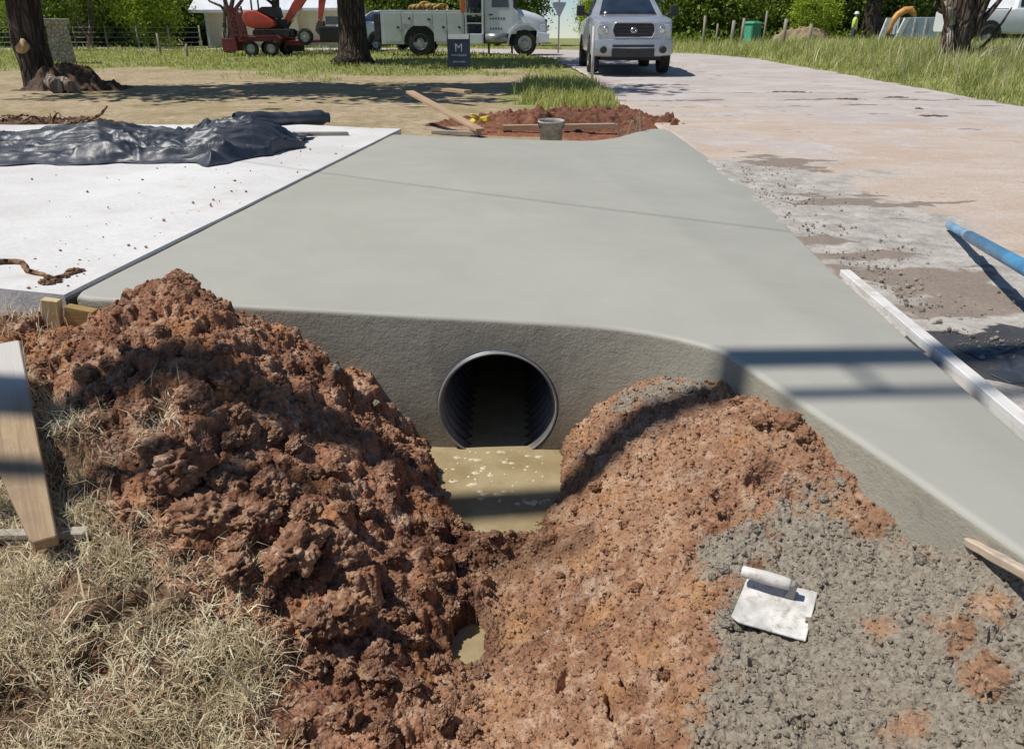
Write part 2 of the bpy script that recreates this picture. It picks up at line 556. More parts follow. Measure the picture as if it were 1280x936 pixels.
# the ridge itself hides its far foot: put that in by hand
L_RED = [(-2.0, 2.45), (-1.78, 2.98), (-.25, 2.98)] + [p for p in wpoly([(548, 575), (560, 640), (590, 690), (588, 760), (565, 800), (560, 860), (530, 935)])] + [(-.14, .9)] + [p for p in wpoly([(330, 935), (350, 850), (285, 780), (200, 735), (150, 660), (95, 600), (105, 545), (70, 500), (20, 470)])]
R_RED = wpoly([(548, 575)]) + [(-.25, 2.98), (1.0, 2.98), (1.3, 1.9), (1.3, 1.4), (.8, .75), (-.14, .75)] + wpoly([(530, 935), (560, 860), (565, 800), (588, 760), (590, 690), (560, 640)])
GREY_EDGE = wpoly([(960, 625), (1060, 590), (1130, 640), (1210, 690)]) + [(1.7, 1.4), (1.7, .75), (.45, .75)] + wpoly([(850, 935), (880, 850), (935, 800), (905, 745), (930, 690)])
nA = fbm(GX, GY, 6.0, 4, 31) * .05
def soft_in(poly, blur=9):
    m = inside(poly, GX + nA, GY - nA).astype(np.float32)
    k = blur
    c = np.cumsum(np.pad(m, ((k + 1, k), (0, 0)), mode='edge'), 0); m = (c[2 * k + 1:] - c[:-2 * k - 1]) / (2 * k + 1)
    c = np.cumsum(np.pad(m, ((0, 0), (k + 1, k)), mode='edge'), 1); m = (c[:, 2 * k + 1:] - c[:, :-2 * k - 1]) / (2 * k + 1)
    return m
mL, mR, mG = soft_in(L_RED), soft_in(R_RED), soft_in(GREY_EDGE, 34)
# crumbs of grey concrete lie along the wall too
wallgrey = np.zeros_like(mG)
for (px, py, r) in [(820, 490, .10), (780, 505, .07), (860, 485, .07), (450, 480, .09), (420, 460, .06), (490, 520, .07), (395, 445, .05), (545, 640, .0), (900, 690, .07)]:
    hx = hit(px, py); 
    if r: wallgrey = np.maximum(wallgrey, np.exp(-((GX - hx[0]) ** 2 + (GY - hx[1]) ** 2) / (r * r)))
redin = np.zeros_like(mG)
for (px, py, r) in [(1070, 640, .055), (1190, 790, .05), (1250, 770, .045), (1245, 850, .06), (1090, 790, .03), (1130, 905, .05), (1000, 560, .1), (1090, 600, .05)]:
    hx = hit(px, py)
    redin = np.maximum(redin, np.exp(-((GX - hx[0] + nA * 1.2) ** 2 + (GY - hx[1] - nA) ** 2) / (r * r)))
GREY = np.clip(mG + wallgrey * .9 - redin * 0.9, 0, 1)

H = BASE.copy()
H += fbm(GX, GY, 3.2, 3, 1) * .030 * np.clip(mL + mR * .6, 0, 1) + fbm(GX, GY, 11, 3, 2) * .018 * np.clip(mL * 1.1 + mR * .6 + .3, 0, 1)
# rougher, ridged relief on the left heap
rg = 1 - np.abs(fbm(GX, GY, 6.0, 4, 44)) * 1.9
H += (np.clip(rg, -1, 1) - .45) * .032 * mL

def boxblur(M, k):
    c = np.cumsum(np.pad(M, ((k + 1, k), (0, 0)), mode='edge'), 0); M = (c[2 * k + 1:] - c[:-2 * k - 1]) / (2 * k + 1)
    c = np.cumsum(np.pad(M, ((0, 0), (k + 1, k)), mode='edge'), 1); return (c[:, 2 * k + 1:] - c[:, :-2 * k - 1]) / (2 * k + 1)

def stamp(n, rmin, rmax, mask, k=0.8, power=2.2, sink=.35, facets=3, seed=1):
    """press lumps of earth into the height map: rough hemispheres cut by random planes"""
    global H
    rng = np.random.default_rng(seed)
    ref = boxblur(H, max(2, int(.5 * (rmin + rmax) / 2 / S)))
    flat = np.flatnonzero(mask.ravel() > rng.random(mask.size) * .999 + .0005) if n > 0 else []
    if len(flat) == 0: return
    pick = rng.choice(flat, n)
    u = rng.random(n)
    rad = rmin * (1 - u * (1 - (rmin / rmax) ** (power - 1))) ** (-1 / (power - 1))
    order = np.argsort(-rad)
    for q in order:
        i, j = divmod(int(pick[q]), NY); r = rad[q]
        m = int(r * 1.5 / S) + 1
        i0, i1, j0, j1 = max(0, i - m), min(NX, i + m + 1), max(0, j - m), min(NY, j + m + 1)
        dx = (GX[i0:i1, j0:j1] - gx[i]) / r; dy = (GY[i0:i1, j0:j1] - gy[j]) / r
        th = rng.random() * math.pi; c, s = math.cos(th), math.sin(th)
        a, b = rng.uniform(.75, 1.3), rng.uniform(.7, 1.1)
        ex, ey = (dx * c + dy * s) / a, (-dx * s + dy * c) / b
        wv = 1 + .22 * np.sin(3 * np.arctan2(ey, ex) + rng.random() * 6) + .12 * np.sin(7 * np.arctan2(ey, ex) + rng.random() * 6)
        d2 = (ex * ex + ey * ey) / (wv * wv)
        hh = np.sqrt(np.clip(1 - d2, 0, 1))
        for _ in range(facets):
            fa = rng.random() * 2 * math.pi; sl = rng.uniform(.3, 1.0)
            hh = np.minimum(hh, rng.uniform(.55, .95) - sl * (ex * math.cos(fa) + ey * math.sin(fa)) * .7)
        z = ref[i, j] + (hh - sink) * r * k * rng.uniform(.7, 1.3)
        blk = H[i0:i1, j0:j1]
        H[i0:i1, j0:j1] = np.where(d2 < 1, np.maximum(blk, z), blk)

red_left = mL * (1 - GREY * .7)
stamp(1000, .02, .085, mL * (.35 + .65 * sstep(.0, .35, fbm(GX, GY, 3.0, 2, 93) + .15)), 1.15, 2.2, .30, 3, 1)
stamp(4200, .009, .028, mL, 1.05, 2.4, .3, 2, 2)
stamp(6500, .0045, .012, mL, .9, 2.4, .3, 1, 12)
right_red = np.clip(mR - GREY, 0, 1)
crest = np.zeros_like(H)
for (px, py, r) in [(985, 535, .13), (930, 510, .12), (870, 500, .10), (820, 510, .08), (1090, 605, .06), (740, 560, .08), (760, 610, .07)]:
    hx = hit(px, py); crest = np.maximum(crest, np.exp(-((GX - hx[0]) ** 2 + (GY - hx[1]) ** 2) / (r * r)))
stamp(260, .012, .04, right_red * crest, .95, 2.2, .3, 3, 13)
stamp(130, .014, .045, right_red * sstep(-.5, -.42, BASE), .6, 2.4, .35, 3, 3)
stamp(520, .018, .045, right_red, .62, 2.3, .42, 3, 15)
stamp(2400, .010, .026, right_red * .9, .85, 2.4, .38, 2, 14)
stamp(15000, .0045, .015, right_red, 1.0, 2.4, .3, 1, 4)
stamp(2600, .005, .022, np.clip(1 - mL - mR - mG, 0, 1) * (GX < 0), .8, 2.4, .35, 2, 19)
stamp(15000, .005, .017, np.clip(GREY, 0, 1), .85, 2.3, .25, 2, 5)
stamp(160, .014, .03, np.clip(GREY, 0, 1), .8, 2.6, .3, 3, 6)
# holes and cracks in the right bank
def pit(px, py, rx, ry, dep, rot=0.0):
    global H
    hx = hit(px, py)
    c, s = math.cos(rot), math.sin(rot)
    dx, dy = GX - hx[0] + nA * .25, GY - hx[1] + nA * .2
    d2 = ((dx * c + dy * s) / rx) ** 2 + ((-dx * s + dy * c) / ry) ** 2
    H -= dep * np.clip(1 - d2 ** 1.5, 0, 1)
for a_ in [(784, 655, .018, .028, .05, .3), (825, 700, .012, .05, .03, .5), (810, 730, .01, .04, .03, .2), (790, 860, .012, .06, .05, .35), (835, 845, .02, .03, .03), (765, 885, .012, .05, .045, .1),
           (705, 850, .015, .05, .04, -.4), (945, 828, .018, .02, .04), (1262, 868, .03, .028, .06), (1245, 862, .012, .03, .03), (1120, 648, .02, .02, .03), (1000, 905, .03, .02, .035),
           (955, 600, .06, .035, .07, .2), (985, 612, .05, .03, .05), (905, 625, .03, .04, .03), (150, 765, .10, .035, .05, .6), (120, 830, .05, .05, .05), (60, 745, .04, .04, .03), (30, 880, .1, .05, .04),
           (230, 770, .06, .05, .035)]:
    pit(*a_)
# crest that overhangs those dark hollows
for (px, py, r, k) in [(985, 540, .07, .03), (1010, 565, .04, .02), (935, 545, .06, .02)]:
    hx = hit(px, py); H += k * np.exp(-((GX - hx[0]) ** 2 + (GY - hx[1]) ** 2) / (r * r))
H += fbm(GX, GY, 28, 3, 61) * .006 * np.clip(mL + mR + .25, 0, 1) + fbm(GX, GY, 70, 2, 62) * .004
# keep the water and pipe mouth open
_hw = np.interp(GY, [2.05, 2.15, 2.4, 2.62], [.10, .165, .225, .23]) + nA * .5
_hc = np.interp(GY, [2.1, 2.6], [-.045, -.06])
_open = sstep(1.18, .75, np.abs(GX - _hc) / _hw) * sstep(2.06, 2.15, GY + nA * .6)
H = H * (1 - _open) + np.minimum(H, -.60) * _open
_rim = np.exp(-((GY - 1.985 - .04 * np.abs(GX + .05) + nA * 1.1) / .062) ** 2)
H = np.where(np.abs(GX + .06) < .33, np.maximum(H, -.61 + .135 * _rim * (1 + nA * 2)), H)
_px = hit(585, 805)
H = np.minimum(H, np.where(((GX - _px[0] + nA * .5) / .05) ** 2 + ((GY - _px[1] + nA * .5) / .085) ** 2 < 1, _px[2] - .024 + .010 * fbm(GX, GY, 30, 2, 8), 9))
# under the slab and drive the earth stays below the concrete
DEEP = deep(GX, GY)
H = np.where((GY > 2.78) & (GX < -1.6), np.minimum(H, -.02), H)
WATER_Z, PUD_Z = -.512, _px[2] - .011
WET_DARK = np.clip(sstep(WATER_Z + .045, WATER_Z + .005, H) * (GY > 1.97) + .75 * np.exp(-((GY - 1.93) / .06) ** 2) * (np.abs(GX + .03) < .28) + .9 * np.exp(-(np.hypot((GX - _px[0]) / .07, (GY - _px[1]) / .11) / 1.2) ** 4), 0, 1) * (1 - GREY * .5)
WET_DARK = np.clip(WET_DARK + .55 * sstep(.1, .5, fbm(GX, GY, 4.2, 3, 71)) * mL, 0, 1)

_wl = hit(440, 540); WET_DARK = np.clip(WET_DARK + .7 * mL * np.exp(-((GX - _wl[0]) / .20) ** 2 - ((GY - _wl[1]) / .16) ** 2) * sstep(-.3, .3, fbm(GX, GY, 6, 3, 94)), 0, 1)  # darker, smoother patch on the middle of the left heap's slope
LAB = np.zeros((NX - 1, NY - 1), int)
cm = lambda m: (m[:-1, :-1] + m[1:, 1:]) / 2
LAB[cm(mR) > .5] = 2
LAB[cm(mL) > .5] = 1
LAB[(cm(mG) > .5)] = 3
LAB[DEEP[:-1, :-1] | DEEP[1:, 1:]] = -1
fx = (gx[:-1] + gx[1:]) / 2; fy = (gy[:-1] + gy[1:]) / 2
FX, FY = np.meshgrid(fx, fy, indexing='ij')
# nothing of it outside the sides of the picture's ditch, nor on the road
LAB[(FX > 1.30 + (FY - 1.0) * .02) & (FY > 1.5)] = -1

def heap(lab, name, mat, label, cat):
    keep = LAB == lab
    q = grid_faces(NX, NY, keep)
    used = np.unique(q)
    mp = -np.ones(NX * NY, np.int64); mp[used] = np.arange(len(used))
    V = np.stack([GX.ravel()[used], GY.ravel()[used], H.ravel()[used]], 1)
    q = mp[q]
    # skirt: the rim goes down into the ground
    e = np.concatenate([q[:, [0, 1]], q[:, [1, 2]], q[:, [2, 3]], q[:, [3, 0]]])
    key = np.sort(e, 1); kk = key[:, 0] * len(used) + key[:, 1]
    _, idx, cnt = np.unique(kk, return_index=True, return_counts=True)
    b = e[idx[cnt == 1]]
    bv = np.unique(b); low = V[bv].copy(); low[:, 2] -= .13
    lm = -np.ones(len(used), np.int64); lm[bv] = len(used) + np.arange(len(bv))
    sk = np.stack([b[:, 1], b[:, 0], lm[b[:, 0]], lm[b[:, 1]]], 1)
    V = np.concatenate([V, low]); Q = np.concatenate([q, sk])
    g = np.concatenate([GREY.ravel()[used], GREY.ravel()[used][bv]]); wt = np.concatenate([WET_DARK.ravel()[used], WET_DARK.ravel()[used][bv]])
    o = mesh_np(name, V, Q, mat, attrs={'grey': g, 'wet': wt})
    return tag(o, label, cat)

CONC_GREY = (.335, .292, .228)
M_RED_L = dirt_mat('soil_red_clods', ((.185, .080, .046), (.44, .215, .122), (.62, .405, .265)), CONC_GREY)
M_RED_R = dirt_mat('soil_red_crumbly', ((.30, .150, .086), (.465, .268, .160), (.58, .395, .265)), CONC_GREY)
M_GREY = dirt_mat('soil_grey_spoil', ((.30, .17, .10), (.44, .27, .165), (.52, .37, .26)), CONC_GREY)
heap(1, 'dirt_pile', M_RED_L, 'tall heap of dark red clay clods left of the pipe mouth', 'dirt pile')
heap(2, 'dirt_pile', M_RED_R, 'bank of pale orange crumbly soil right of the pipe mouth', 'dirt pile')
heap(3, 'spoil_pile', M_GREY, 'spread of grey gravelly concrete crumbs under the white trowel', 'spoil pile')

# ------------------------------------------------------------------ the ground sheet
def axis(a, b, s, g, cap, lo, hi):
    core = list(np.arange(a, b + s * .5, s))
    up, st, x = [], s, core[-1]
    while x < hi:
        st = min(st * g, cap if x < 70 else st * g); x += st; up.append(x)
    dn, st, x = [], s, core[0]
    while x > lo:
        st = min(st * g, cap if abs(x) < 50 else st * g); x -= st; dn.append(x)
    return np.array(dn[::-1] + core + up)
ax = axis(X0 + .02, X1 - .02, .0068, 1.12, .30, -900, 900)
ay = axis(Y0 + .02, Y1 - .02, .0068, 1.10, .30, -120, 2500)
AX, AY = np.meshgrid(ax, ay, indexing='ij')
core = (AX > X0) & (AX < X1) & (AY > Y0) & (AY < Y1)
edge = np.minimum(np.minimum(AX - X0, X1 - AX), np.minimum(AY - Y0, Y1 - AY))
wgt = sstep(0.0, .22, edge)
k = 9
pm = np.pad((LAB > 0).astype(np.float32), ((0, 1), (0, 1)), mode='edge')
c = np.cumsum(np.pad(pm, ((k + 1, k), (0, 0)), mode='edge'), 0); pm = (c[2 * k + 1:] - c[:-2 * k - 1]) / (2 * k + 1)
c = np.cumsum(np.pad(pm, ((0, 0), (k + 1, k)), mode='edge'), 1); pm = (c[:, 2 * k + 1:] - c[:, :-2 * k - 1]) / (2 * k + 1)
Hg = samp(H, AX, AY) - .09 * np.clip((samp(pm, AX, AY) - .5) * 2, 0, 1) - .006 * (samp(pm, AX, AY) > .52)
Z = np.where(core, Hg * wgt + far_z(AX, AY) * (1 - wgt), far_z(AX, AY))
Z = np.where(deep(AX, AY, .05), -.80, Z)
DRIVE_L = [(-9, 2.93), (-9, 8.35)]
n1 = fbm(AX, AY, .5, 4, 12); n2 = fbm(AX, AY, 2.4, 3, 13)
rl = np.interp(AY, [p[1] for p in ROAD_L[:8]], [p[0] for p in ROAD_L[:8]])
# green where grass grows: beyond the bare lawn, on the corner by the road, on the verge
green = sstep(-.25, .35, n1 * .7 + (AY - 22.5 - 1.5 * np.sin(AX * .4)) / 5)
corner = sstep(1.9, .7, np.hypot((AX - 1.15) / 1.0, (AY - 15.0) / 3.3) + n2 * .35) * (AY > 10.5)
green = np.maximum(green, corner)
right_v = sstep(7.0, 7.6, AX - .03 * AY + n2 * .12) * sstep(3, 6, AY)
green = np.maximum(green, right_v)
green = np.maximum(green, sstep(36, 38, AY))
red = sstep(1.15, .75, np.hypot((AX - 1.0) / 1.9, (AY - 10.3) / 1.7) + n2 * .3)
dark = sstep(.1, .45, fbm(AX, AY, .8, 3, 19)) * .5
near_soil = sstep(6, 3, AY)
gq = grid_faces(len(ax), len(ay))
t = NT('earth_and_lawn')
a1 = t.noise(1.3, 6, .65); a2 = t.noise(9.0, 5, .65); a3 = t.noise(45, 3)
tan = t.mix(t.ramp(a1, .35, .65), (.44, .345, .215), (.55, .45, .30))
tan = t.mix(t.ramp(a2, .42, .7, 0, .8), tan, (.27, .185, .105))
tan = t.mix(t.ramp(t.noise(.55, 5, .7), .48, .62, 0, .6), tan, (.30, .25, .115))
gr = t.mix(t.ramp(a2, .35, .65), (.21, .235, .075), (.36, .36, .15))
gr = t.mix(t.ramp(a1, .5, .75, 0, .6), gr, (.28, .26, .12))
rd = t.mix(t.ramp(a2, .35, .65), (.20, .075, .04), (.36, .16, .09))
so_ = t.mix(t.ramp(a2, .35, .65), (.12, .075, .045), (.33, .21, .13))
brk = t.math('MULTIPLY', t.math('SUBTRACT', a2, .5), .8)
def sharp(nm): return t.ramp(t.math('ADD', t.attr(nm), brk), .3, .7)
colr = t.mix(sharp('green'), tan, gr)
colr = t.mix(sharp('red'), colr, rd)
colr = t.mix(sharp('soil'), colr, so_)
colr = t.mix(t.ramp(a3, .3, .7), t.mix(1.0, colr, (.75, .75, .75), 'MULTIPLY'), colr)
hh = t.math('ADD', t.noise(26, 5, .7), t.math('MULTIPLY', a3, .4))
M_GROUND = t.done(t.pbsdf(colr, .95, 0, t.bump(hh, .8, .02), Specular_IOR_Level=.2))
g_ = mesh_np('ground', np.stack([AX, AY, Z], -1).reshape(-1, 3), gq, M_GROUND, attrs={'green': green, 'red': red, 'soil': near_soil})
tag(g_, kind='structure')
def ground_z(x, y):
    return float(far_z(np.array([x], float), np.array([y], float))[0])

# ------------------------------------------------------------------ the road
def resample(P, n):
    P = np.array(P, float)
    d = np.concatenate([[0], np.cumsum(np.hypot(*np.diff(P, axis=0).T))])
    # Catmull style smoothing through dense linear + box filter
    s = np.linspace(0, d[-1], n * 4)
    q = np.stack([np.interp(s, d, P[:, 0]), np.interp(s, d, P[:, 1])], 1)
    return q
def smooth_pair(L, Rr, ys):
    return L, Rr
lp = np.array(ROAD_L); rp = np.array(ROAD_R)
tt = np.arange(len(lp)); tf = np.concatenate([np.linspace(0, 3, 260), np.linspace(3, 5, 130)[1:], np.linspace(5, len(lp) - 1, 150)[1:]])
def cat(P, t):
    P = np.vstack([2 * P[0] - P[1], P, 2 * P[-1] - P[-2]])
    i = np.minimum(t.astype(int), len(P) - 4); f = (t - i)[:, None]
    p0, p1, p2, p3 = P[i], P[i + 1], P[i + 2], P[i + 3]
    return .5 * (2 * p1 + (p2 - p0) * f + (2 * p0 - 5 * p1 + 4 * p2 - p3) * f ** 2 + (3 * p1 - p0 - 3 * p2 + p3) * f ** 3)
LL, RRr = cat(lp, tf), cat(rp, tf)
NV = 150
vv = np.linspace(0, 1, NV)
RX = LL[:, None, 0] * (1 - vv) + RRr[:, None, 0] * vv; RY = LL[:, None, 1] * (1 - vv) + RRr[:, None, 1] * vv
ragged = fbm(RX, RY, 1.1, 4, 23) * .25 * sstep(.93, 1.0, vv)[None, :] + fbm(RX, RY, 2.0, 3, 24) * .10 * sstep(.05, 0, vv)[None, :] * sstep(9.2, 11, RY)
RX = RX + ragged
RZ = road_z(RX, RY) + .004 + fbm(RX, RY, 1.4, 3, 21) * .008 + fbm(RX, RY, 9, 3, 22) * .0035
crumb = sstep(.32, .6, fbm(RX, RY, 5.0, 4, 26) + .35 * np.exp(-((RX - 1.9) / .45) ** 2) * (RY < 7)) * .012 * (RY < 14)
RZ = RZ + crumb
RZ[:, 0] -= .03; RZ[:, -1] -= .04
dust = sstep(.15, .75, np.exp(-(((RX - 4.0) / 2.9) ** 2 + ((RY - 6.6) / 3.8) ** 2)) + fbm(RX, RY, .7, 5, 27, .65) * .75)
dust = np.maximum(dust, .8 * sstep(.4, .8, np.exp(-((RY - 10.6) / 2.6) ** 2) * 1.0 + fbm(RX, RY, .8, 5, 28, .65) * .8) * sstep(5.5, 3, RX))
slur = np.exp(-((RX - 1.4 - .10 * RY) / .75) ** 2) * sstep(8.2, 6.0, RY)
slur = sstep(.3, .62, slur + fbm(RX, RY, 1.8, 4, 29) * .5)
wetp = np.zeros_like(RX)
for (px, py, rx, ry) in [(1075, 250, .50, .22), (1130, 345, .50, .20), (1200, 365, .35, .16), (1090, 320, .4, .12), (985, 205, .4, .5)]:
    c_ = at(px, py, -.06)
    wetp = np.maximum(wetp, np.exp(-((RX - c_.x) / rx) ** 2 - ((RY - c_.y) / ry) ** 2))
wetp = wetp * 1.0
for (px, py, rx, ry) in [(1235, 388, .35, .14), (1020, 300, .22, .10)]:
    c_ = at(px, py, -.06); wetp = np.maximum(wetp, np.exp(-((RX - c_.x) / rx) ** 2 - ((RY - c_.y) / ry) ** 2))
for (Yc, wd, st) in [(13.6, .16, .62), (12.5, .10, .55), (15.2, .12, .5), (11.3, .07, .5)]:
    wetp = np.maximum(wetp, st * np.exp(-((RY - Yc - .06 * (RX - 4) - fbm(RX, RY * .3, .5, 3, 47) * .5) / wd) ** 2))
wetp = sstep(.42, .62, wetp + fbm(RX * .6, RY * 1.4, 2.2, 5, 30, .65) * .75)
mudp = np.zeros_like(RX)
for (px, py, rx, ry) in [(1265, 455, .22, .20), (1190, 430, .18, .16), (1275, 420, .16, .12)]:
    c_ = at(px, py, -.06)
    mudp = np.maximum(mudp, np.exp(-((RX - c_.x) / rx) ** 2 - ((RY - c_.y) / ry) ** 2))
mudp = sstep(.4, .55, mudp + fbm(RX, RY, 5.5, 4, 33) * .3)
t = NT('dusty_road')
a1 = t.noise(.8, 6, .65); a2 = t.noise(7, 6, .7); a3 = t.noise(60, 3)
st_ = t.noise(1.3, 6, .68, t.coord('Object', (.7, 1.5, 1)), .4)
colr = t.mix(t.ramp(a1, .35, .65), (.49, .43, .395), (.59, .54, .505))
colr = t.mix(t.ramp(st_, .44, .7, 0, .4), colr, (.43, .36, .315))
brk = t.math('MULTIPLY', t.math('SUBTRACT', a2, .5), .7)
def sharp(nm, a=.3, b=.7): return t.ramp(t.math('ADD', t.attr(nm), brk), a, b)
dc = t.mix(t.ramp(st_, .35, .65), (.52, .41, .325), (.58, .495, .425))
colr = t.mix(sharp('dust', .25, .85), colr, dc)
sc_ = t.mix(t.ramp(a2, .35, .7), (.37, .34, .30), (.55, .515, .47))
colr = t.mix(sharp('slurry', .15, .85), colr, sc_)
colr = t.mix(sharp('damp', .2, .85), colr, (.275, .225, .185))
colr = t.mix(sharp('mud', .35, .6), colr, (.07, .068, .068))
colr = t.mix(t.ramp(t.noise(16, 5, .7), .62, .72, 0, .7), colr, (.16, .11, .08))
colr = t.mix(t.ramp(a3, .3, .7), t.mix(1.0, colr, (.82, .82, .82), 'MULTIPLY'), colr)
hh = t.math('ADD', t.noise(35, 5, .7), a3)
rg_ = t.math('SUBTRACT', .92, t.math('MULTIPLY', t.attr('mud'), .55))
M_ROAD = t.done(t.pbsdf(colr, rg_, 0, t.bump(hh, .5, .008), Specular_IOR_Level=.25))
ro = mesh_np('road', np.stack([RX, RY, RZ], -1).reshape(-1, 3), grid_faces(len(tf), NV)[:, ::-1], M_ROAD,
             attrs={'dust': dust, 'slurry': slur, 'damp': wetp, 'mud': mudp})
tag(ro, kind='structure')

# ------------------------------------------------------------------ water in the ditch
t = NT('muddy_water')
a1 = t.noise(7, 4, .6); a2 = t.noise(38, 3, .5)
colr = t.mix(t.ramp(a1, .35, .65), (.30, .235, .125), (.39, .315, .185))
M_WATER = t.done(t.pbsdf(colr, .09, 0, t.bump(t.math('ADD', a2, t.noise(14, 2)), .10, .004), IOR=1.33))
wm = MB()
wm._add([(-.48, 1.985, WATER_Z), (.36, 1.985, WATER_Z), (.36, 2.72, WATER_Z), (-.48, 2.72, WATER_Z)], [(0, 1, 2, 3)])
wm._add([(-.055 - .165, 2.722, WATER_Z), (-.055 + .165, 2.722, WATER_Z), (-.055 + .165, 6.9, WATER_Z), (-.055 - .165, 6.9, WATER_Z)], [(0, 1, 2, 3)])
tag(wm.build('water', M_WATER), kind='structure')
wm = MB()
ring = [(_px[0] + .075 * math.cos(a), _px[1] + .12 * math.sin(a), PUD_Z) for a in np.linspace(0, 2 * math.pi, 28)[:-1]]
wm._add(ring, [tuple(range(len(ring)))])
tag(wm.build('puddle', M_WATER), kind='structure')
fm = MB()
rng = random.Random(5)
for k_ in range(90):
    if k_ < 72: x, y = rng.uniform(-.27, .12), rng.uniform(2.22, 2.58)
    else: x, y = rng.uniform(.0, .13), 2.22 + rng.uniform(-.012, .012)
    r = rng.choice([.002, .003, .0035, .0045, .006, .0085, .011]); n = 11
    ph = rng.random() * 6
    outline = [(x + r * 1.25 * math.cos(a) * (1 + .3 * math.sin(2 * a + ph)), y + r * math.sin(a) * (1 + .25 * math.sin(3 * a + ph))) for a in np.linspace(0, 2 * math.pi, n + 1)[:-1]]
    fm._add([(p[0], p[1], WATER_Z + .0005) for p in outline] + [(x + (p[0] - x) * .6, y + (p[1] - y) * .6, WATER_Z + .003) for p in outline],
            [tuple(range(n, 2 * n))] + [(i, (i + 1) % n, n + (i + 1) % n, n + i) for i in range(n)], smooth=True)
tag(fm.build('foam', simple('foam_scum', (.62, .52, .36), .5, var=.15)), 'pale flecks of foam floating on the brown water', None, None, 'stuff')
# ================================================================== THE NEW SLAB WITH ITS HEADWALL AND PIPE
from mathutils import noise as mn
PX_, PZ_, PR_ = -.053, -.336, .215
def wall_y(x):
    p, q = (A_, B_)
    return p.y + (q.y - p.y) * (x - p.x) / (q.x - p.x)

# outline with a hand-made wobble, corners softened
out = []
for i, p in enumerate(SLAB):
    q = SLAB[(i + 1) % len(SLAB)]
    L = math.hypot(q.x - p.x, q.y - p.y); n = max(1, int(L / .07))
    for k_ in range(n):
        out.append([p.x + (q.x - p.x) * k_ / n, p.y + (q.y - p.y) * k_ / n])
out = np.array(out)
for _ in range(1):
    kp_ = np.exp(-((out[:, 0] - D_.x) ** 2 + (out[:, 1] - D_.y) ** 2) / .05 ** 2)[:, None]
    out = out * kp_ + (1 - kp_) * (.5 * out + .25 * np.roll(out, 1, 0) + .25 * np.roll(out, -1, 0))
tg = np.roll(out, -1, 0) - np.roll(out, 1, 0); tg /= np.hypot(tg[:, 0], tg[:, 1])[:, None]
wob = (fbm(out[:, 0], out[:, 1], 2.5, 3, 51) * .006)[:, None]
out = out + np.stack([tg[:, 1], -tg[:, 0]], 1) * wob
b = bmesh.new()
top = [b.verts.new((x, y, float(slab_z(x)))) for x, y in out]
bot = [b.verts.new((x, y, -.74)) for x, y in out]
ft = b.faces.new(top); fb = b.faces.new(bot[::-1])
sides = []
N_ = len(top)
for i in range(N_):
    sides.append(b.faces.new([top[i], bot[i], bot[(i + 1) % N_], top[(i + 1) % N_]]))
bmesh.ops.recalc_face_normals(b, faces=b.faces)
te = [e for e in ft.edges]
bmesh.ops.bevel(b, geom=te, offset=.022, segments=4, affect='EDGES', profile=.5)
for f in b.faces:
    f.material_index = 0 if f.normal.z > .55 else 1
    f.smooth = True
me = bpy.data.meshes.new('slab_tmp'); b.to_mesh(me); b.free()
def slab_mats():
    t = NT('fresh_concrete_top')
    a1 = t.noise(.9, 5, .6); a2 = t.noise(1.4, 5, .6, t.coord('Object', (.35, 3.2, 1)))
    c_ = t.mix(t.ramp(a1, .3, .7), (.385, .376, .322), (.412, .404, .350))
    c_ = t.mix(t.ramp(a2, .3, .75, 0, .16), c_, (.36, .352, .305))
    c_ = t.mix(t.ramp(t.noise(24, 5, .7), .62, .8, 0, .18), c_, (.28, .27, .24))
    c_ = t.mix(t.ramp(t.noise(1.8, 3, .5, dist=2.6), .42, .62, 0, .13), c_, (.30, .295, .265))
    c_ = t.mix(t.ramp(t.noise(55, 3, .6), .66, .76, 0, .25), c_, (.25, .24, .215))
    br = t.noise(20, 3, .6, t.coord('Object', (.5, 14, 1)))
    rg = t.ramp(a1, .3, .7, .56, .62)
    m0 = t.done(t.pbsdf(c_, rg, 0, t.bump(t.math('ADD', br, t.math('MULTIPLY', t.noise(120, 3), .5)), .14, .003), Specular_IOR_Level=.45))
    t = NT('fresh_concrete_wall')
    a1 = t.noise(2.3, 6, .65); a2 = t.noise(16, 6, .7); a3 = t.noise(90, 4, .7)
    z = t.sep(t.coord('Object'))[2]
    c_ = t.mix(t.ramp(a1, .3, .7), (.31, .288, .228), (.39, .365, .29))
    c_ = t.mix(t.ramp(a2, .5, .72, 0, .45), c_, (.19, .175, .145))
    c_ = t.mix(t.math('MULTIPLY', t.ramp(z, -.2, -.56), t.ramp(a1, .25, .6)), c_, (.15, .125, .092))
    st = t.noise(9, 5, .7, t.coord('Object', (1, 1, 4.5)))
    h = t.math('ADD', t.math('ADD', t.math('MULTIPLY', a2, .8), t.math('MULTIPLY', a3, .45)), t.math('MULTIPLY', st, .22))
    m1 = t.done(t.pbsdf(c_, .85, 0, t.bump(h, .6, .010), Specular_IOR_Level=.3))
    return [m0, m1]
SM = slab_mats()
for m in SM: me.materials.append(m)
so2 = bpy.data.objects.new('slab_tmp', me); COL.objects.link(so2)
cut = MB()
Mp = Matrix.Translation((PX_, 2.3, PZ_)) @ Matrix.Rotation(R(-90), 4, 'X')
cut.lathe([(PR_ + .013, 0), (PR_ + .013, 4.7)], 96, Mp, smooth=True)
cu = cut.build('cut_tmp', SM[1])
md = so2.modifiers.new('cut', 'BOOLEAN'); md.object = cu; md.operation = 'DIFFERENCE'; md.solver = 'EXACT'
dg = bpy.context.evaluated_depsgraph_get()
me2 = bpy.data.meshes.new_from_object(so2.evaluated_get(dg))
me2.set_sharp_from_angle(angle=R(38))
bpy.data.objects.remove(so2); bpy.data.objects.remove(cu)
me2.name = 'slab'
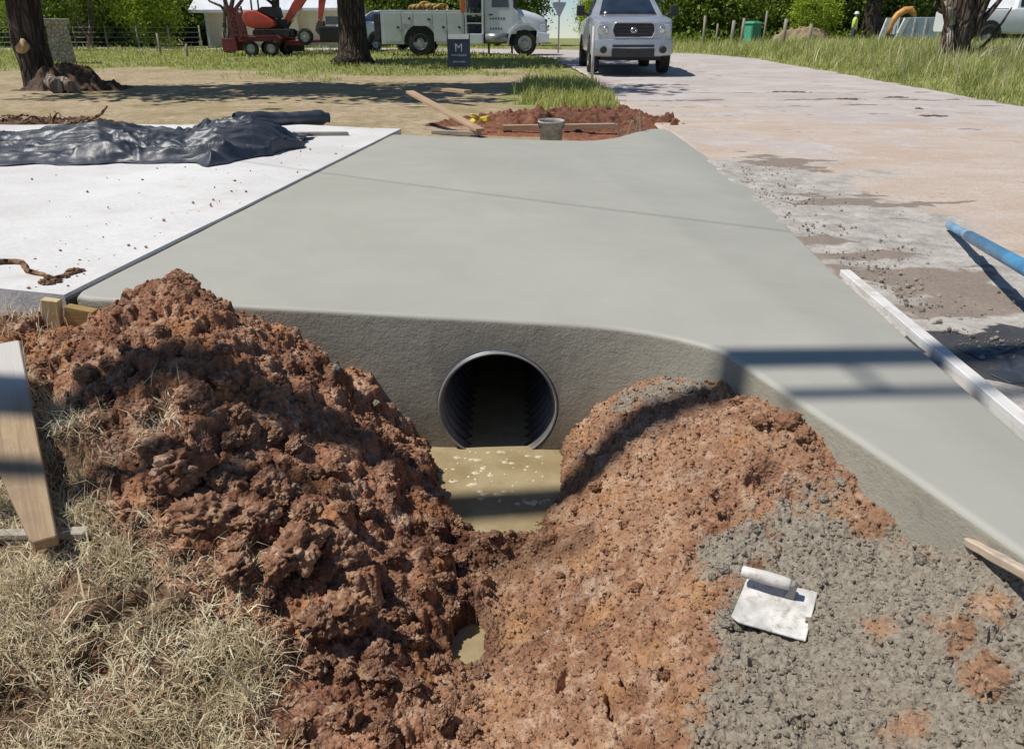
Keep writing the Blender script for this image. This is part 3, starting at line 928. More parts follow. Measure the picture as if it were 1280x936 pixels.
SLABT = thing('culvert_driveway', 'freshly poured smooth grey concrete driveway slab with headwall over a round culvert pipe', 'concrete driveway', (0, 0, 0))
link(bpy.data.objects.new('slab', me2), SLABT)
pm_ = MB()
prof_in, y0p = [], wall_y(PX_) - .005
for k_ in range(0, 420):
    h = k_ * .0098
    prof_in.append((PR_ - .004 + .0075 * math.cos(2 * math.pi * h / .068), h))
prof_all = prof_in[::-1] + [(PR_ + .0115, 0), (PR_ + .0115, 4.1)]
Mp = Matrix.Translation((PX_, y0p, PZ_)) @ Matrix.Rotation(R(-90), 4, 'X')
pm_.lathe(prof_all, 72, Mp, cap=False)
t = NT('galvanised_pipe')
c_ = t.mix(t.ramp(t.noise(4, 6, .7), .35, .7), (.22, .235, .26), (.36, .38, .41))
z = t.sep(t.coord('Object'))[2]
c_ = t.mix(t.math('MULTIPLY', t.ramp(z, -.42, -.54), t.ramp(t.noise(8, 4), .2, .5)), c_, (.12, .085, .05))
M_PIPE = t.done(t.pbsdf(c_, .42, .55))
pipe = pm_.build('culvert_pipe', M_PIPE, SLABT)
rm = MB()
ringp = [(PX_ + (PR_ + .004) * math.cos(a), y0p - .002, PZ_ + (PR_ + .004) * math.sin(a)) for a in np.linspace(0, 2 * math.pi, 73)]
rm.tube(ringp, .0048, 8, cap=False)
rm.build('pipe_rim', simple('zinc_edge', (.33, .33, .32), .5, .3, var=.3, dirt=((.2, .17, .13), .8)), pipe)

# ------------------------------------------------------------------ the old driveway on the left
wA, wB = at_slab(0, 362), at_slab(85, 370)
dn = (wB - wA).normalized()
bl = SLAB[-1]
ed = (Vector((bl.x, bl.y, 0)) - Vector((A_.x, A_.y, 0))).normalized()
gap = Vector((-ed.y, ed.x, 0)) * .014
p1 = Vector((A_.x, A_.y, 0)) + gap; p2 = p1 + ed * ((8.42 - p1.y) / ed.y)
p0 = p1 - Vector((dn.x, dn.y, 0)) * 7.5; p3 = Vector((-9.2, 8.42, 0))
NXD, NYD = 130, 110
U, V_ = np.meshgrid(np.linspace(0, 1, NXD), np.linspace(0, 1, NYD), indexing='ij')
DX = (p0.x * (1 - U) + p1.x * U) * (1 - V_) + (p3.x * (1 - U) + p2.x * U) * V_
DY = (p0.y * (1 - U) + p1.y * U) * (1 - V_) + (p3.y * (1 - U) + p2.y * U) * V_
DY = DY + fbm(DX, DY, 1.6, 3, 81) * .05 * (V_ > .999)
DZ = slab_z(DX) + .004 + fbm(DX, DY, .8, 3, 82) * .006
topv = np.stack([DX, DY, DZ], -1).reshape(-1, 3)
q = grid_faces(NXD, NYD)
rim = [i * NYD for i in range(NXD)] + [(NXD - 1) * NYD + j for j in range(1, NYD)] + [i * NYD + NYD - 1 for i in range(NXD - 2, -1, -1)] + [j for j in range(NYD - 2, 0, -1)]
low = topv[rim].copy(); low[:, 2] -= .13
n0 = len(topv); m_ = len(rim)
sk = np.array([[rim[(i + 1) % m_], rim[i], n0 + i, n0 + (i + 1) % m_] for i in range(m_)])
t = NT('old_white_concrete')
a1 = t.noise(.7, 6, .65); a2 = t.noise(5, 6, .7); a3 = t.noise(40, 4, .7)
c_ = t.mix(t.ramp(a1, .35, .7), (.60, .585, .56), (.745, .735, .72))
c_ = t.mix(t.ramp(a2, .52, .75, 0, .65), c_, (.56, .485, .39))
c_ = t.mix(t.ramp(t.noise(22, 4, .6), .70, .76, 0, .7), c_, (.30, .25, .20))
c_ = t.mix(t.ramp(a3, .3, .6), t.mix(1.0, c_, (.9, .9, .9), 'MULTIPLY'), c_)
M_OLD = t.done(t.pbsdf(c_, .9, 0, t.bump(t.math('ADD', a3, a2), .35, .006), Specular_IOR_Level=.3))
od = mesh_np('driveway', np.concatenate([topv, low]), np.concatenate([q, sk]), M_OLD, smooth=False)
tag(od, kind='structure')
jb = MB()      # dark filler strip in the joint
a_, b_ = Vector((A_.x, A_.y, 0)), Vector((bl.x, bl.y, 0))
nrm = Vector((-ed.y, ed.x, 0))
za, zb = float(slab_z(a_.x)) - .012, float(slab_z(b_.x)) - .012
jb._add([(a_.x, a_.y, za), (a_ + nrm * .0135)[:2] + (za,) if False else tuple((a_ + nrm * .0135).xy) + (za,), tuple((b_ + nrm * .0135).xy) + (zb,), (b_.x, b_.y, zb),
         (a_.x, a_.y, za - .1), tuple((a_ + nrm * .0135).xy) + (za - .1,), tuple((b_ + nrm * .0135).xy) + (zb - .1,), (b_.x, b_.y, zb - .1)],
        [(0, 1, 2, 3), (7, 6, 5, 4), (0, 4, 5, 1), (1, 5, 6, 2), (2, 6, 7, 3), (3, 7, 4, 0)])
tag(jb.build('joint_strip', simple('joint_filler', (.06, .058, .052), .9)), 'thin dark filler strip in the joint between white driveway and grey slab', 'joint strip')

# ------------------------------------------------------------------ timber
W_STAKE = wood_mat('raw_pine', (.56, .40, .22), (.40, .25, .11))
W_GREY = wood_mat('weathered_board', (.46, .42, .35), (.27, .24, .19), (.30, .24, .17), .5)
W_WHITE = wood_mat('whitened_form_board', (.74, .73, .70), (.64, .62, .58), (.42, .38, .33), .6)
W_TAN = wood_mat('tan_board', (.52, .38, .25), (.36, .24, .14), (.40, .25, .15), .5)
W_PALE = wood_mat('pale_stake', (.66, .53, .30), (.52, .38, .18))
def board(name, p0, p1, width, thick, mat, label, cat='board', up=Vector((0, 0, 1)), shape=None, bev=.003, group=None, spin=0.0):
    """timber from p0 to p1 (centre line of its underside); local X is the grain"""
    p0, p1 = Vector(p0), Vector(p1)
    xax = (p1 - p0); L = xax.length; xax.normalize()
    yax = up.cross(xax).normalized(); zax = xax.cross(yax)
    m = MB()
    if shape is None:
        n = max(2, int(L / .12)); w2 = width / 2
        pts = [(L * i / n, -w2 + random.uniform(-.0015, .0015)) for i in range(n + 1)] + [(L * i / n, w2 + random.uniform(-.0015, .0015)) for i in range(n, -1, -1)]
    else:
        pts = [(L * a, width * b_) for a, b_ in shape]
    m.prism(pts, 'z', 0, thick, bev=bev, seg=1)
    o = m.build(name, mat)
    M = Matrix((xax, yax, zax)).transposed().to_4x4(); M.translation = p0
    if spin: M = M @ Matrix.Rotation(spin, 4, 'X')
    o.matrix_world = M
    return tag(o, label, cat, group)

# foreground stake on the left, blunt pointed end towards us
W_STAKE = wood_mat('raw_pine_whitened', (.47, .34, .205), (.31, .20, .11), (.25, .18, .12), .5, white_to=.26)
h1 = Vector(hit(38, 476, H)); h2 = Vector(hit(80, 700, H))
h1.z += .10; h2.z += .045
board('wooden_stake', h1 + (h1 - h2) * .02, h2, .135, .036, W_STAKE, 'pale pine stake with a cut taper lying over the dry grass', 'stake',
      shape=[(0, -1), (.42, -1), (.985, -.42), (1, -.36), (1, 0), (.5, 0), (0, 0)], bev=.003)
g0, g1 = Vector(hit(-60, 676, H)), Vector(hit(112, 672, H))
g0.z += .008; g1.z += .008
board('batten', g0, g1, .032, .018, W_GREY, 'thin grey weathered batten half sunk in dry grass under the pine stake', 'batten')
# stake standing at the slab's left front corner
sp = at_y(65, 420, A_.y - .035); st_top = at_y(67, 372, A_.y - .035)
board('corner_stake', sp - Vector((0, 0, .12)), st_top, .062, .034, W_PALE, 'pale yellow stake standing upright at the corner of white and grey concrete', 'stake', up=Vector((0.05, -1, 0)))
cb = at_y(104, 408, A_.y - .04)
m = MB(); m.box((0, 0, 0), (.10, .04, .085), Matrix.Rotation(R(12), 3, 'Y'), .003)
tag(m.build('wood_block', wood_mat('stained_block', (.44, .28, .10), (.26, .20, .08)), None, (cb.x, cb.y, cb.z + .03)), 'short brown stained block of wood wedged between stake and slab front', 'wood block')
# white form board along the slab's road edge
f0, f1 = RR[0] + dirR * .5, RR[1]
nr = Vector((dirR.y, -dirR.x, 0)); nr = nr if nr.x > 0 else -nr
off = nr * .052
ff0 = Vector((f0.x, f0.y, -.082)) + off; ff1 = Vector((f1.x, f1.y, -.082)) + off * .75
board('form_board', ff1, ff0, .046, .05, W_WHITE, 'long white splattered form board along the road edge of the slab', 'form board')
# broken raw board at the right flank
q0 = Vector(hit(1212, 672, H)); 
q0 = at_y(1216, 668, F_.y + .13); q1 = at_y(1300, 712, F_.y - .10)
rb = board('rough_board', q0 + Vector((-.008, 0, -.03)), q1 + Vector((-.008, 0, -.03)), .022, .022, wood_mat('splintered_board', (.62, .52, .40), (.46, .33, .22), (.40, .32, .25), .8), 'short splintered raw board against the slab flank at its lower end', 'board', bev=.004, shape=[(0, -.3), (.08, -.5), (.3, -.44), (.5, -.6), (.8, -.5), (1, -.5), (1, .5), (.72, .42), (.55, .6), (.33, .38), (.12, .55), (.03, .2)])
# little splinter stake on the right bank
h0 = Vector(hit(1074, 584, H))
board('splinter', h0 - Vector((0, 0, .02)), h0 + Vector((-.008, 0, .045)), .012, .006, W_PALE, 'small pale splinter of wood standing in the red crumbs', 'splinter', up=Vector((0, -1, 0)), bev=.001)

# blue float pole
bp0, bp1 = at(1186, 281, -.03), at_y(1280, 334, 2.75)
dv = (bp1 - bp0); 
pole = thing('float_pole', 'blue jointed tool pole lying with its tip over the dusty road', 'tool pole')
m = MB(); j = bp0 + dv * .36
m.tube([bp0, bp0 + dv * .01, j], [.017, .021, .021], 18); m.build('pole_tip', simple('blue_paint_worn', (.20, .36, .52), .4, var=.3, dirt=((.45, .42, .38), .5)), pole)
m = MB(); m.tube([j - dv * .02, j + dv * .01], [.0235, .0235], 18); m.build('ferrule', simple('pale_ferrule', (.45, .50, .55), .35, .3), pole)
m = MB(); m.tube([j, bp0 + dv * 1.42], [.027, .027], 18); m.build('pole_shaft', simple('blue_paint', (.075, .26, .46), .38, var=.25, dirt=((.30, .32, .33), .3)), pole)
e_ = bp0 + dv * 1.40
m = MB(); m.box((0, 0, 0), (.05, .05, e_.z - .027 + .10), None, .004)
tag(m.build('prop_stake', W_TAN, None, (e_.x, e_.y, (e_.z - .027 - .10) / 2)), 'short square stake propping up the blue pole beside the road', 'stake')

# concrete float with its handle
c4 = [Vector(hit(px, py, H)) for px, py in [(908, 776), (976, 801), (1025, 745), (955, 736)]]
cen = sum(c4, Vector()) / 4 + Vector((0, 0, .006))
ux = ((c4[1] - c4[0]) + (c4[2] - c4[3])).normalized(); uy0 = ((c4[3] - c4[0]) + (c4[2] - c4[1]))
uz = ux.cross(uy0).normalized(); uz = (uz + Vector((-.05, -.25, .9))).normalized()
ux = (ux - uz * ux.dot(uz)).normalized(); uy = uz.cross(ux)
TR = thing('concrete_float', 'white dusty finishing trowel with round handle lying on grey crumbs', 'trowel')
Mt = Matrix((ux, uy, uz)).transposed().to_4x4(); Mt.translation = cen + uz * .009
TR.matrix_world = Mt
a_ = (c4[1] - c4[0]).dot(ux), (c4[2] - c4[1]).dot(uy)
lx, ly = .165, .15
M_MAG = simple('dusty_magnesium', (.64, .62, .575), .65, .05, var=.3, nscale=18, dirt=((.34, .295, .235), 1.0), bump=.4)
m = MB(); m.prism([(-lx / 2, -ly / 2 + .01), (-lx / 2 + .02, -ly / 2), (lx / 2, -ly / 2 + .004), (lx / 2 + .004, ly / 2), (-lx / 2 + .01, ly / 2 - .01)], 'z', 0, .006, .0015, 1)
m.build('blade', M_MAG, TR)
m = MB(); Mh = Matrix.Translation((-.085, .040, .046)) @ Matrix.Rotation(R(90), 4, 'Y')
m.lathe([(.008, 0), (.0135, .003), (.0145, .03), (.016, .06), (.0145, .095), (.0138, .110), (.008, .114)], 20, Mh); m.build('handle', simple('dusty_handle', (.68, .65, .60), .65, var=.2, nscale=20, dirt=((.36, .31, .25), .8), bump=.3), TR)
m = MB(); m.prism([(.016, .006), (.040, .006), (.041, .03), (.043, .050), (.036, .058), (.028, .052), (.024, .03)], 'y', .030, .048, .002, 1); m.build('bracket', simple('grey_bracket', (.33, .33, .32), .5, .3), TR)

# ------------------------------------------------------------------ loose clods
def clod_mesh(name, seed, mat, sub=3, flat=.8):
    b = bmesh.new(); bmesh.ops.create_icosphere(b, subdivisions=sub, radius=1)
    off_ = Vector((seed * 3.1, seed * 1.7, -seed))
    rr = random.Random(seed)
    planes = [(Vector((rr.gauss(0, 1), rr.gauss(0, 1), rr.gauss(0, 1))).normalized(), rr.uniform(.6, .9)) for _ in range(7)]
    for v in b.verts:
        p = v.co.copy()
        for n_, d_ in planes:
            k_ = p.dot(n_)
            if k_ > d_: p -= n_ * (k_ - d_) * .6
        p *= 1 + .34 * mn.noise(p * 1.6 + off_) + .26 * mn.noise(p * 3.3 + off_) + .20 * mn.noise(p * 7 + off_) + .13 * mn.noise(p * 14 + off_) + .07 * mn.noise(p * 29 + off_)
        p.z *= flat
        v.co = p
    for f in b.faces: f.smooth = True
    me_ = bpy.data.meshes.new(name); b.to_mesh(me_); b.free(); me_.materials.append(mat)
    for nm_, val in (('grey', 0.0), ('wet', .05 if seed % 3 else .3)):
        at_ = me_.attributes.new(nm_, 'FLOAT', 'POINT'); at_.data.foreach_set('value', np.full(len(me_.vertices), val, np.float32))
    return me_
M_CLOD = dirt_mat('soil_red_lump', ((.24, .115, .066), (.45, .245, .145), (.62, .42, .285)), CONC_GREY, sm=.055, fine=1.0)
M_CLODR = dirt_mat('soil_orange_lump', ((.29, .145, .08), (.43, .225, .125), (.54, .34, .22)), CONC_GREY, sm=.03)
CL = [clod_mesh('dirt_clod', 10 + i, M_CLOD, 5) for i in range(8)]
CR = [clod_mesh('dirt_clod', 30 + i, M_CLODR, 4) for i in range(4)]
M_LUMP = dirt_mat('soil_grey_lump', ((.26, .22, .17), (.33, .28, .22), (.40, .34, .27)), (.36, .325, .265), sm=.03)
GL = [clod_mesh('concrete_lump', 40 + i, M_LUMP, 3, .8) for i in range(3)]
for me_ in GL:
    me_.attributes['grey'].data.foreach_set('value', np.full(len(me_.vertices), 1.0, np.float32))
rng = random.Random(21)
def put_clod(meshes, px, py, r, label, cat, group, name, sink=.25):
    hx = hit(px, py, H)
    o = bpy.data.objects.new(name, rng.choice(meshes)); COL.objects.link(o)
    o.location = (hx[0], hx[1], hx[2] + r * (.5 - sink)); o.scale = (r * rng.uniform(.85, 1.25), r * rng.uniform(.8, 1.1), r * rng.uniform(.8, 1.05))
    o.rotation_euler = (rng.uniform(-.5, .5), rng.uniform(-.5, .5), rng.uniform(0, 6.28))
    tag(o, label, cat, group)
    return o
BIG = [(228, 598, .085), (262, 652, .088), (205, 570, .06), (375, 690, .075), (325, 655, .06), (300, 715, .06), (420, 690, .055), (355, 620, .055), (430, 770, .06), (125, 500, .045), (245, 500, .05), (465, 850, .05), (515, 800, .045), (400, 780, .045), (238, 655, .062), (222, 582, .05), (125, 510, .035), (185, 520, .045), (250, 512, .03), (310, 545, .035), (335, 610, .05), (380, 648, .042), (345, 712, .05), (300, 690, .045), (430, 742, .042),
       (405, 715, .032), (440, 700, .035), (495, 770, .036), (470, 820, .03), (500, 800, .028), (395, 835, .028), (430, 900, .035), (545, 835, .03), (555, 730, .026), (275, 600, .04), (300, 520, .03),
       (420, 590, .034), (455, 640, .036), (350, 480, .03), (280, 440, .026), (160, 430, .03), (90, 445, .026), (110, 470, .03), (60, 455, .02), (215, 700, .028), (370, 560, .03), (490, 700, .03), (515, 860, .03),
       (125, 822, .022), (575, 745, .02), (385, 775, .03), (200, 620, .03), (140, 600, .022), (330, 850, .024), (575, 700, .03), (562, 765, .028), (590, 880, .022), (552, 900, .03), (600, 845, .018), (585, 920, .025), (570, 660, .026), (610, 740, .016), (556, 690, .024), (615, 700, .014)]
rb_ = random.Random(61)
for _ in range(115):
    px_c, py_c = rb_.uniform(60, 560), rb_.uniform(400, 930)
    hx_c = hit(px_c, py_c)
    if samp(mL, hx_c[0], hx_c[1]) > .75 and hx_c[1] < 2.45: BIG.append((px_c, py_c, rb_.choice([.012, .014, .016, .02, .024, .03])))
LB = 'rough lump of red clay among many on the dark heap'
for px, py, r in BIG:
    put_clod(CL, px, py, r, LB, 'clod', 'loose lumps of red clay on the dark heap', 'dirt_clod')
for px, py, r in [(830, 845, .014), (795, 735, .014), (985, 535, .04), (1005, 548, .03), (950, 530, .03), (925, 505, .03), (880, 495, .024), (1090, 612, .022), (1110, 628, .02), (700, 720, .012), (745, 610, .026), (720, 640, .02), (905, 640, .02), (760, 690, .013), (655, 770, .012)]:
    put_clod(CR, px, py, r, 'loose lump of orange earth among several on the pale bank', 'clod', 'lumps on the pale bank', 'dirt_clod')
for px, py, r in [(908, 782, .015), (922, 786, .012), (938, 788, .010), (913, 768, .013), (922, 757, .012), (940, 770, .008), (934, 764, .010), (915, 775, .012), (925, 768, .009), (918, 760, .011), (932, 778, .008), (905, 768, .014), (930, 752, .008), (905, 712, .016), (920, 755, .015), (890, 722, .013), (940, 720, .012), (1050, 605, .018), (1030, 625, .014), (1240, 690, .02), (1150, 700, .014), (1000, 905, .012), (865, 488, .018), (420, 462, .02), (470, 505, .02), (500, 535, .018), (1262, 640 + 80, .022)]:
    put_clod(GL, px, py, r, 'grey lump of set concrete among several on the crumbly spoil', 'concrete lump', 'grey lumps on the spoil', 'concrete_lump')
for px, py, r in [(572, 668, .016), (592, 672, .012), (618, 670, .018), (640, 667, .013), (660, 660, .016), (606, 680, .010), (630, 684, .014), (583, 690, .015)]:
    put_clod(CL, px, py, r, 'small wet lump of earth at the lip of the muddy pool', 'clod', 'lumps at the lip of the pool', 'dirt_clod')
# crumbs on heap surfaces: uncountable
def crumbs(name, n, mask, rmin, rmax, mats, label, seed, lab0=False):
    r_ = np.random.default_rng(seed)
    flat = np.flatnonzero((mask * ((LAB_V == 0) if lab0 else (LAB_V > 0))).ravel() > r_.random(mask.size))
    pk = r_.choice(flat, n)
    b = bmesh.new(); bmesh.ops.create_icosphere(b, subdivisions=1, radius=1)
    bv = np.array([v.co[:] for v in b.verts]); bf = np.array([[v.index for v in f.verts] for f in b.faces]); b.free()
    rad = rmin * (rmax / rmin) ** (r_.random(n) ** 2.2)
    nv = len(bv)
    V = bv[None] * (1 + r_.normal(0, .16, (n, nv, 1))) * rad[:, None, None] * r_.uniform(.7, 1.2, (n, 1, 3))
    V[:, :, :] += np.stack([GX.ravel()[pk], GY.ravel()[pk], H.ravel()[pk] + rad * .25], 1)[:, None, :]
    F = (bf[None] + (np.arange(n) * nv)[:, None, None]).reshape(-1, 3)
    o = mesh_np(name, V.reshape(-1, 3), F, mats, smooth=False, attrs={'grey': np.repeat(GREY.ravel()[pk], nv), 'wet': np.repeat(WET_DARK.ravel()[pk] * .6, nv)})
    return tag(o, label, None, None, 'stuff')
LAB_V = np.pad(LAB, ((0, 1), (0, 1)), mode='edge')
crumbs('loose_soil', 5200, mL * .9, .002, .011, M_RED_L, 'small crumbs of red clay all over the left heap', 3)
crumbs('loose_soil', 13000, np.clip(mR - mG, 0, 1), .0016, .0085, M_RED_R, 'fine crumbs of pale orange soil over the right bank', 4)
crumbs('loose_soil', 2600, np.clip(1 - mL - mR - mG, 0, 1) * (GX < -.1) * (GY < 2.5) * .9, .002, .012, M_RED_L, 'crumbs of earth between the tufts of dry grass', 6, True)
crumbs('gravel', 8000, mG, .002, .008, M_GREY, 'grey concrete crumbs scattered over the spoil', 5)

# ------------------------------------------------------------------ dry grass in the foreground
t = NT('straw')
f_ = t.attr('tint')
c_ = t.mix(t.ramp(f_, 0, .55), (.32, .25, .145), (.66, .57, .37)); c_ = t.mix(t.ramp(f_, .55, 1), c_, (.80, .73, .53))
d_ = t.n('ShaderNodeBsdfPrincipled'); t.link(c_, d_.inputs['Base Color']); d_.inputs['Roughness'].default_value = .7; d_.inputs['Specular IOR Level'].default_value = .25
tr_ = t.n('ShaderNodeBsdfTranslucent'); t.link(c_, tr_.inputs[0])
mx_ = t.n('ShaderNodeMixShader'); mx_.inputs[0].default_value = .25
t.link(d_.outputs[0], mx_.inputs[1]); t.link(tr_.outputs[0], mx_.inputs[2])
M_STRAW = t.done(mx_.outputs[0])
r_ = np.random.default_rng(77)
gm = np.clip(1 - mL * 1.15 - mR - mG, 0, 1) * (GX < .1) * (GY < 2.55)
bare = np.zeros_like(GX)
for (px, py, r) in [(150, 765, .085), (120, 835, .07), (205, 745, .06), (60, 745, .035), (30, 905, .07), (230, 700, .05), (170, 655, .07), (80, 585, .06), (130, 880, .05), (240, 790, .05)]:
    hx = hit(px, py); bare = np.maximum(bare, np.exp(-((GX - hx[0]) ** 2 + (GY - hx[1]) ** 2) / (r * r)))
gm = gm * np.clip(1.25 - bare * 1.35, 0.05, 1) * np.clip(.65 + fbm(GX, GY, 7, 3, 90) * 1.3, .05, 1)
extra = np.zeros_like(GX)
for (px, py, r) in [(200, 545, .07), (120, 562, .05), (215, 720, .05), (295, 735, .06), (290, 800, .08), (330, 830, .05), (380, 435, .05), (360, 425, .04), (180, 690, .05), (415, 460, .03)]:
    hx = hit(px, py); extra = np.maximum(extra, np.exp(-((GX - hx[0]) ** 2 + (GY - hx[1]) ** 2) / (r * r)))
pr = gm + extra * .45
flat = np.flatnonzero(pr.ravel() > r_.random(pr.size))
n = 72000
pk = r_.choice(flat, n)
base = np.stack([GX.ravel()[pk], GY.ravel()[pk], H.ravel()[pk] - .002], 1)
base[:, :2] += r_.normal(0, .003, (n, 2))
tint = np.clip(.5 + .9 * fbm(base[:, 0], base[:, 1], 5, 3, 91) + r_.normal(0, .22, n), 0, 1)
hgt = r_.uniform(.02, .085, n) * np.where(r_.random(n) < .08, 1.5, 1) * (1 + .5 * fbm(base[:, 0], base[:, 1], 4, 2, 92))
o = blades(base, hgt, np.where(r_.random(n) < .12, r_.uniform(.003, .0055, n), r_.uniform(.001, .0026, n)), np.where(r_.random(n) < .55, r_.uniform(1.25, 1.9, n), r_.uniform(.4, 1.4, n)), M_STRAW, 'dry_grass', 'matted straw coloured dry grass in the lower corner below the pine stake', tint=tint, curl=.35)
# grass along the edge of the white driveway at the far left
n = 3200
bx, by = r_.uniform(-2.6, -1.55, n), r_.uniform(2.3, 2.84, n)
k_ = r_.random(n) < sstep(-1.5, -1.9, bx) * (.5 + fbm(bx, by, 6, 2, 95)); bx, by = bx[k_], by[k_]; n = len(bx)
base = np.stack([bx, by, np.where(bx > X0 + .05, samp(H, bx, by), -.03) - .002], 1)
blades(base, r_.uniform(.03, .09, n), .003, r_.uniform(.4, 1.4, n), M_STRAW, 'dry_grass', 'sparse dry grass below the edge of the white driveway', tint=r_.random(n))

# ------------------------------------------------------------------ black plastic on the white driveway
t = NT('black_plastic')
nn_ = t.noise(9, 4, .6)
c_ = t.mix(t.ramp(t.noise(3.5, 5, .7), .5, .75, 0, .45), (.034, .042, .058), (.15, .155, .16))
M_PLAS = t.done(t.pbsdf(c_, .46, 0, t.bump(nn_, .25, .02), Specular_IOR_Level=.6))
NXT, NYT = 300, 150
bn = [at_slab(px, py) for px, py in [(-260, 212), (-60, 210), (60, 208), (150, 206), (235, 206), (260, 209), (330, 199), (372, 186)]]
ft_ = [at_slab(px, py) for px, py in [(-260, 178), (-60, 176), (60, 176), (150, 176), (235, 175), (290, 174), (345, 175), (405, 172)]]
U = np.linspace(0, 1, NXT); uu = np.linspace(0, 1, len(bn))
def ip(P, k): return np.interp(U, uu, [p[k] for p in P])
V_ = np.linspace(0, 1, NYT)[None, :]
TX = ip(bn, 0)[:, None] * (1 - V_) + ip(ft_, 0)[:, None] * V_; TY = ip(bn, 1)[:, None] * (1 - V_) + ip(ft_, 1)[:, None] * V_
TX = TX + fbm(TX, TY, 1.5, 3, 101) * .18; TY = TY + fbm(TX, TY, 2.5, 3, 102) * .12
wv = fbm(TX, TY, .8, 3, 103) * .8
ridge = lambda s, sd, ax_=1.0: np.clip(1 - np.abs(fbm(TX * ax_ + wv, TY * 1.7 + wv, s, 3, sd)) * 2.6, 0, 1)
px_of = 640 + FPX * TX / (TY * CP + .85 * SP)
env = np.interp(px_of, [-200, 0, 60, 130, 190, 235, 275, 320, 345, 372, 420], [.10, .07, .10, .17, .10, .08, .18, .22, .16, .03, .02])
edge_ = np.minimum(sstep(0, .10, V_) , sstep(1, .86, V_))
TZ = slab_z(TX) + .012 + edge_ * (env * (.30 * ridge(.6, 104, .6) + .34 * ridge(1.2, 105, .8) + .14 * ridge(2.6, 106) + .4 * sstep(.1, .6, V_)) + .020 * ridge(1.9, 107, .6) + .024 * ridge(4.2, 109, .7) ** 1.5) + .006 * ridge(3, 108)
tarp = mesh_np('plastic_sheet', np.stack([TX, TY, TZ], -1).reshape(-1, 3), grid_faces(NXT, NYT), M_PLAS)
sm = tarp.modifiers.new('thickness', 'SOLIDIFY'); sm.thickness = .004; sm.offset = -1
tag(tarp, 'crumpled sheet of shiny black plastic spread on the white driveway', 'plastic sheet')
# bunched lump of the sheet's dark end, and the rolled tube behind
m = MB()
rp_, rr_ = [], []
p_, q_ = at_slab(295, 161), at_slab(412, 155)
for i in range(25):
    k_ = i / 24
    c0 = p_.lerp(q_, k_); 
    rp_.append((c0.x, c0.y + .05 * math.sin(3 * k_), c0.z + .075 - .012 * k_)); rr_.append(.078 * (1 - .12 * k_) * (1 + .10 * math.sin(9 * k_) + .05 * math.sin(31 * k_)) * (1 if i < 23 else .75))
m.tube(rp_, rr_, 22, cap=False, jit=.05)
m.tube([tuple(Vector(v)) for v in rp_], [r * .86 for r in rr_], 22, cap=False, jit=.05)
rl = m.build('plastic_roll', M_PLAS)
tag(rl, 'rolled up tube of black plastic with an open end behind the crumpled sheet', 'plastic roll')
pl0, pl1 = at_slab(352, 172), at_slab(432, 171)
board('board', pl0 + Vector((0, .1, 0)), pl1 + Vector((0, .1, 0)), .09, .035, W_GREY, 'grey board lying at the far edge of the white driveway beside the plastic', 'board')
# small torn heap of black plastic by the form board on the right
cpt = at(1268, 455, -.06)
NXT = 60
u_, v_ = np.meshgrid(np.linspace(-1, 1, NXT), np.linspace(-1, 1, NXT), indexing='ij')
SX, SY = cpt.x + .06 + u_ * .17, cpt.y + v_ * .16
SZ = -.057 + np.clip(1 - u_ ** 2, 0, 1) * np.clip(1 - v_ ** 2, 0, 1) * (.028 * np.clip(1 - np.abs(fbm(SX, SY, 9, 3, 111)) * 2.4, 0, 1) + .012)
SX = SX + fbm(SX, SY, 7, 2, 112) * .05
ps = mesh_np('plastic_scrap', np.stack([SX, SY, SZ], -1).reshape(-1, 3), grid_faces(NXT, NXT), M_PLAS)
sm = ps.modifiers.new('thickness', 'SOLIDIFY'); sm.thickness = .003; sm.offset = -1
tag(ps, 'muddy scrap of black plastic beside the white form board', 'plastic scrap')

# ------------------------------------------------------------------ roots on the driveway
M_ROOT = bark_mat('root_bark', (.22, .11, .06), (.42, .26, .15))
def root(pix, r, label, z=None, name='root'):
    m_ = MB(); P = []
    for px, py in pix:
        v_ = at_slab(px, py); P.append(v_ + Vector((0, 0, r * .8)))
    Q = []
    for a, b_ in zip(P, P[1:]):
        for k_ in range(4):
            Q.append(a.lerp(b_, k_ / 4) + Vector((random.uniform(-1, 1), random.uniform(-1, 1), random.uniform(0, .6))) * r * .5)
    Q.append(P[-1])
    m_.tube(Q, [r * (1.15 - .7 * i / len(Q)) for i in range(len(Q))], 8, jit=.12)
    return tag(m_.build(name, M_ROOT), label, 'root')
root([(-60, 330), (0, 332), (28, 332), (36, 343), (58, 349), (78, 352)], .014, 'long bent brown root lying on the white driveway')
root([(52, 357), (70, 352), (88, 346), (104, 340)], .011, 'short brown root curled at the edge of the white driveway')
for px, py, r in [(55, 356, .018), (70, 354, .016), (92, 343, .02), (100, 341, .014), (82, 348, .014), (62, 357, .013)]:
    p_ = at_slab(px, py)
    o = bpy.data.objects.new('dirt_clod', rng.choice(CL)); COL.objects.link(o); o.location = (p_.x, p_.y, p_.z + r * .6); o.scale = (r * 1.5, r, r * .8); o.rotation_euler.z = rng.random() * 6
    tag(o, 'brown crumb of earth beside the roots on the white driveway', 'clod', 'crumbs by the roots')

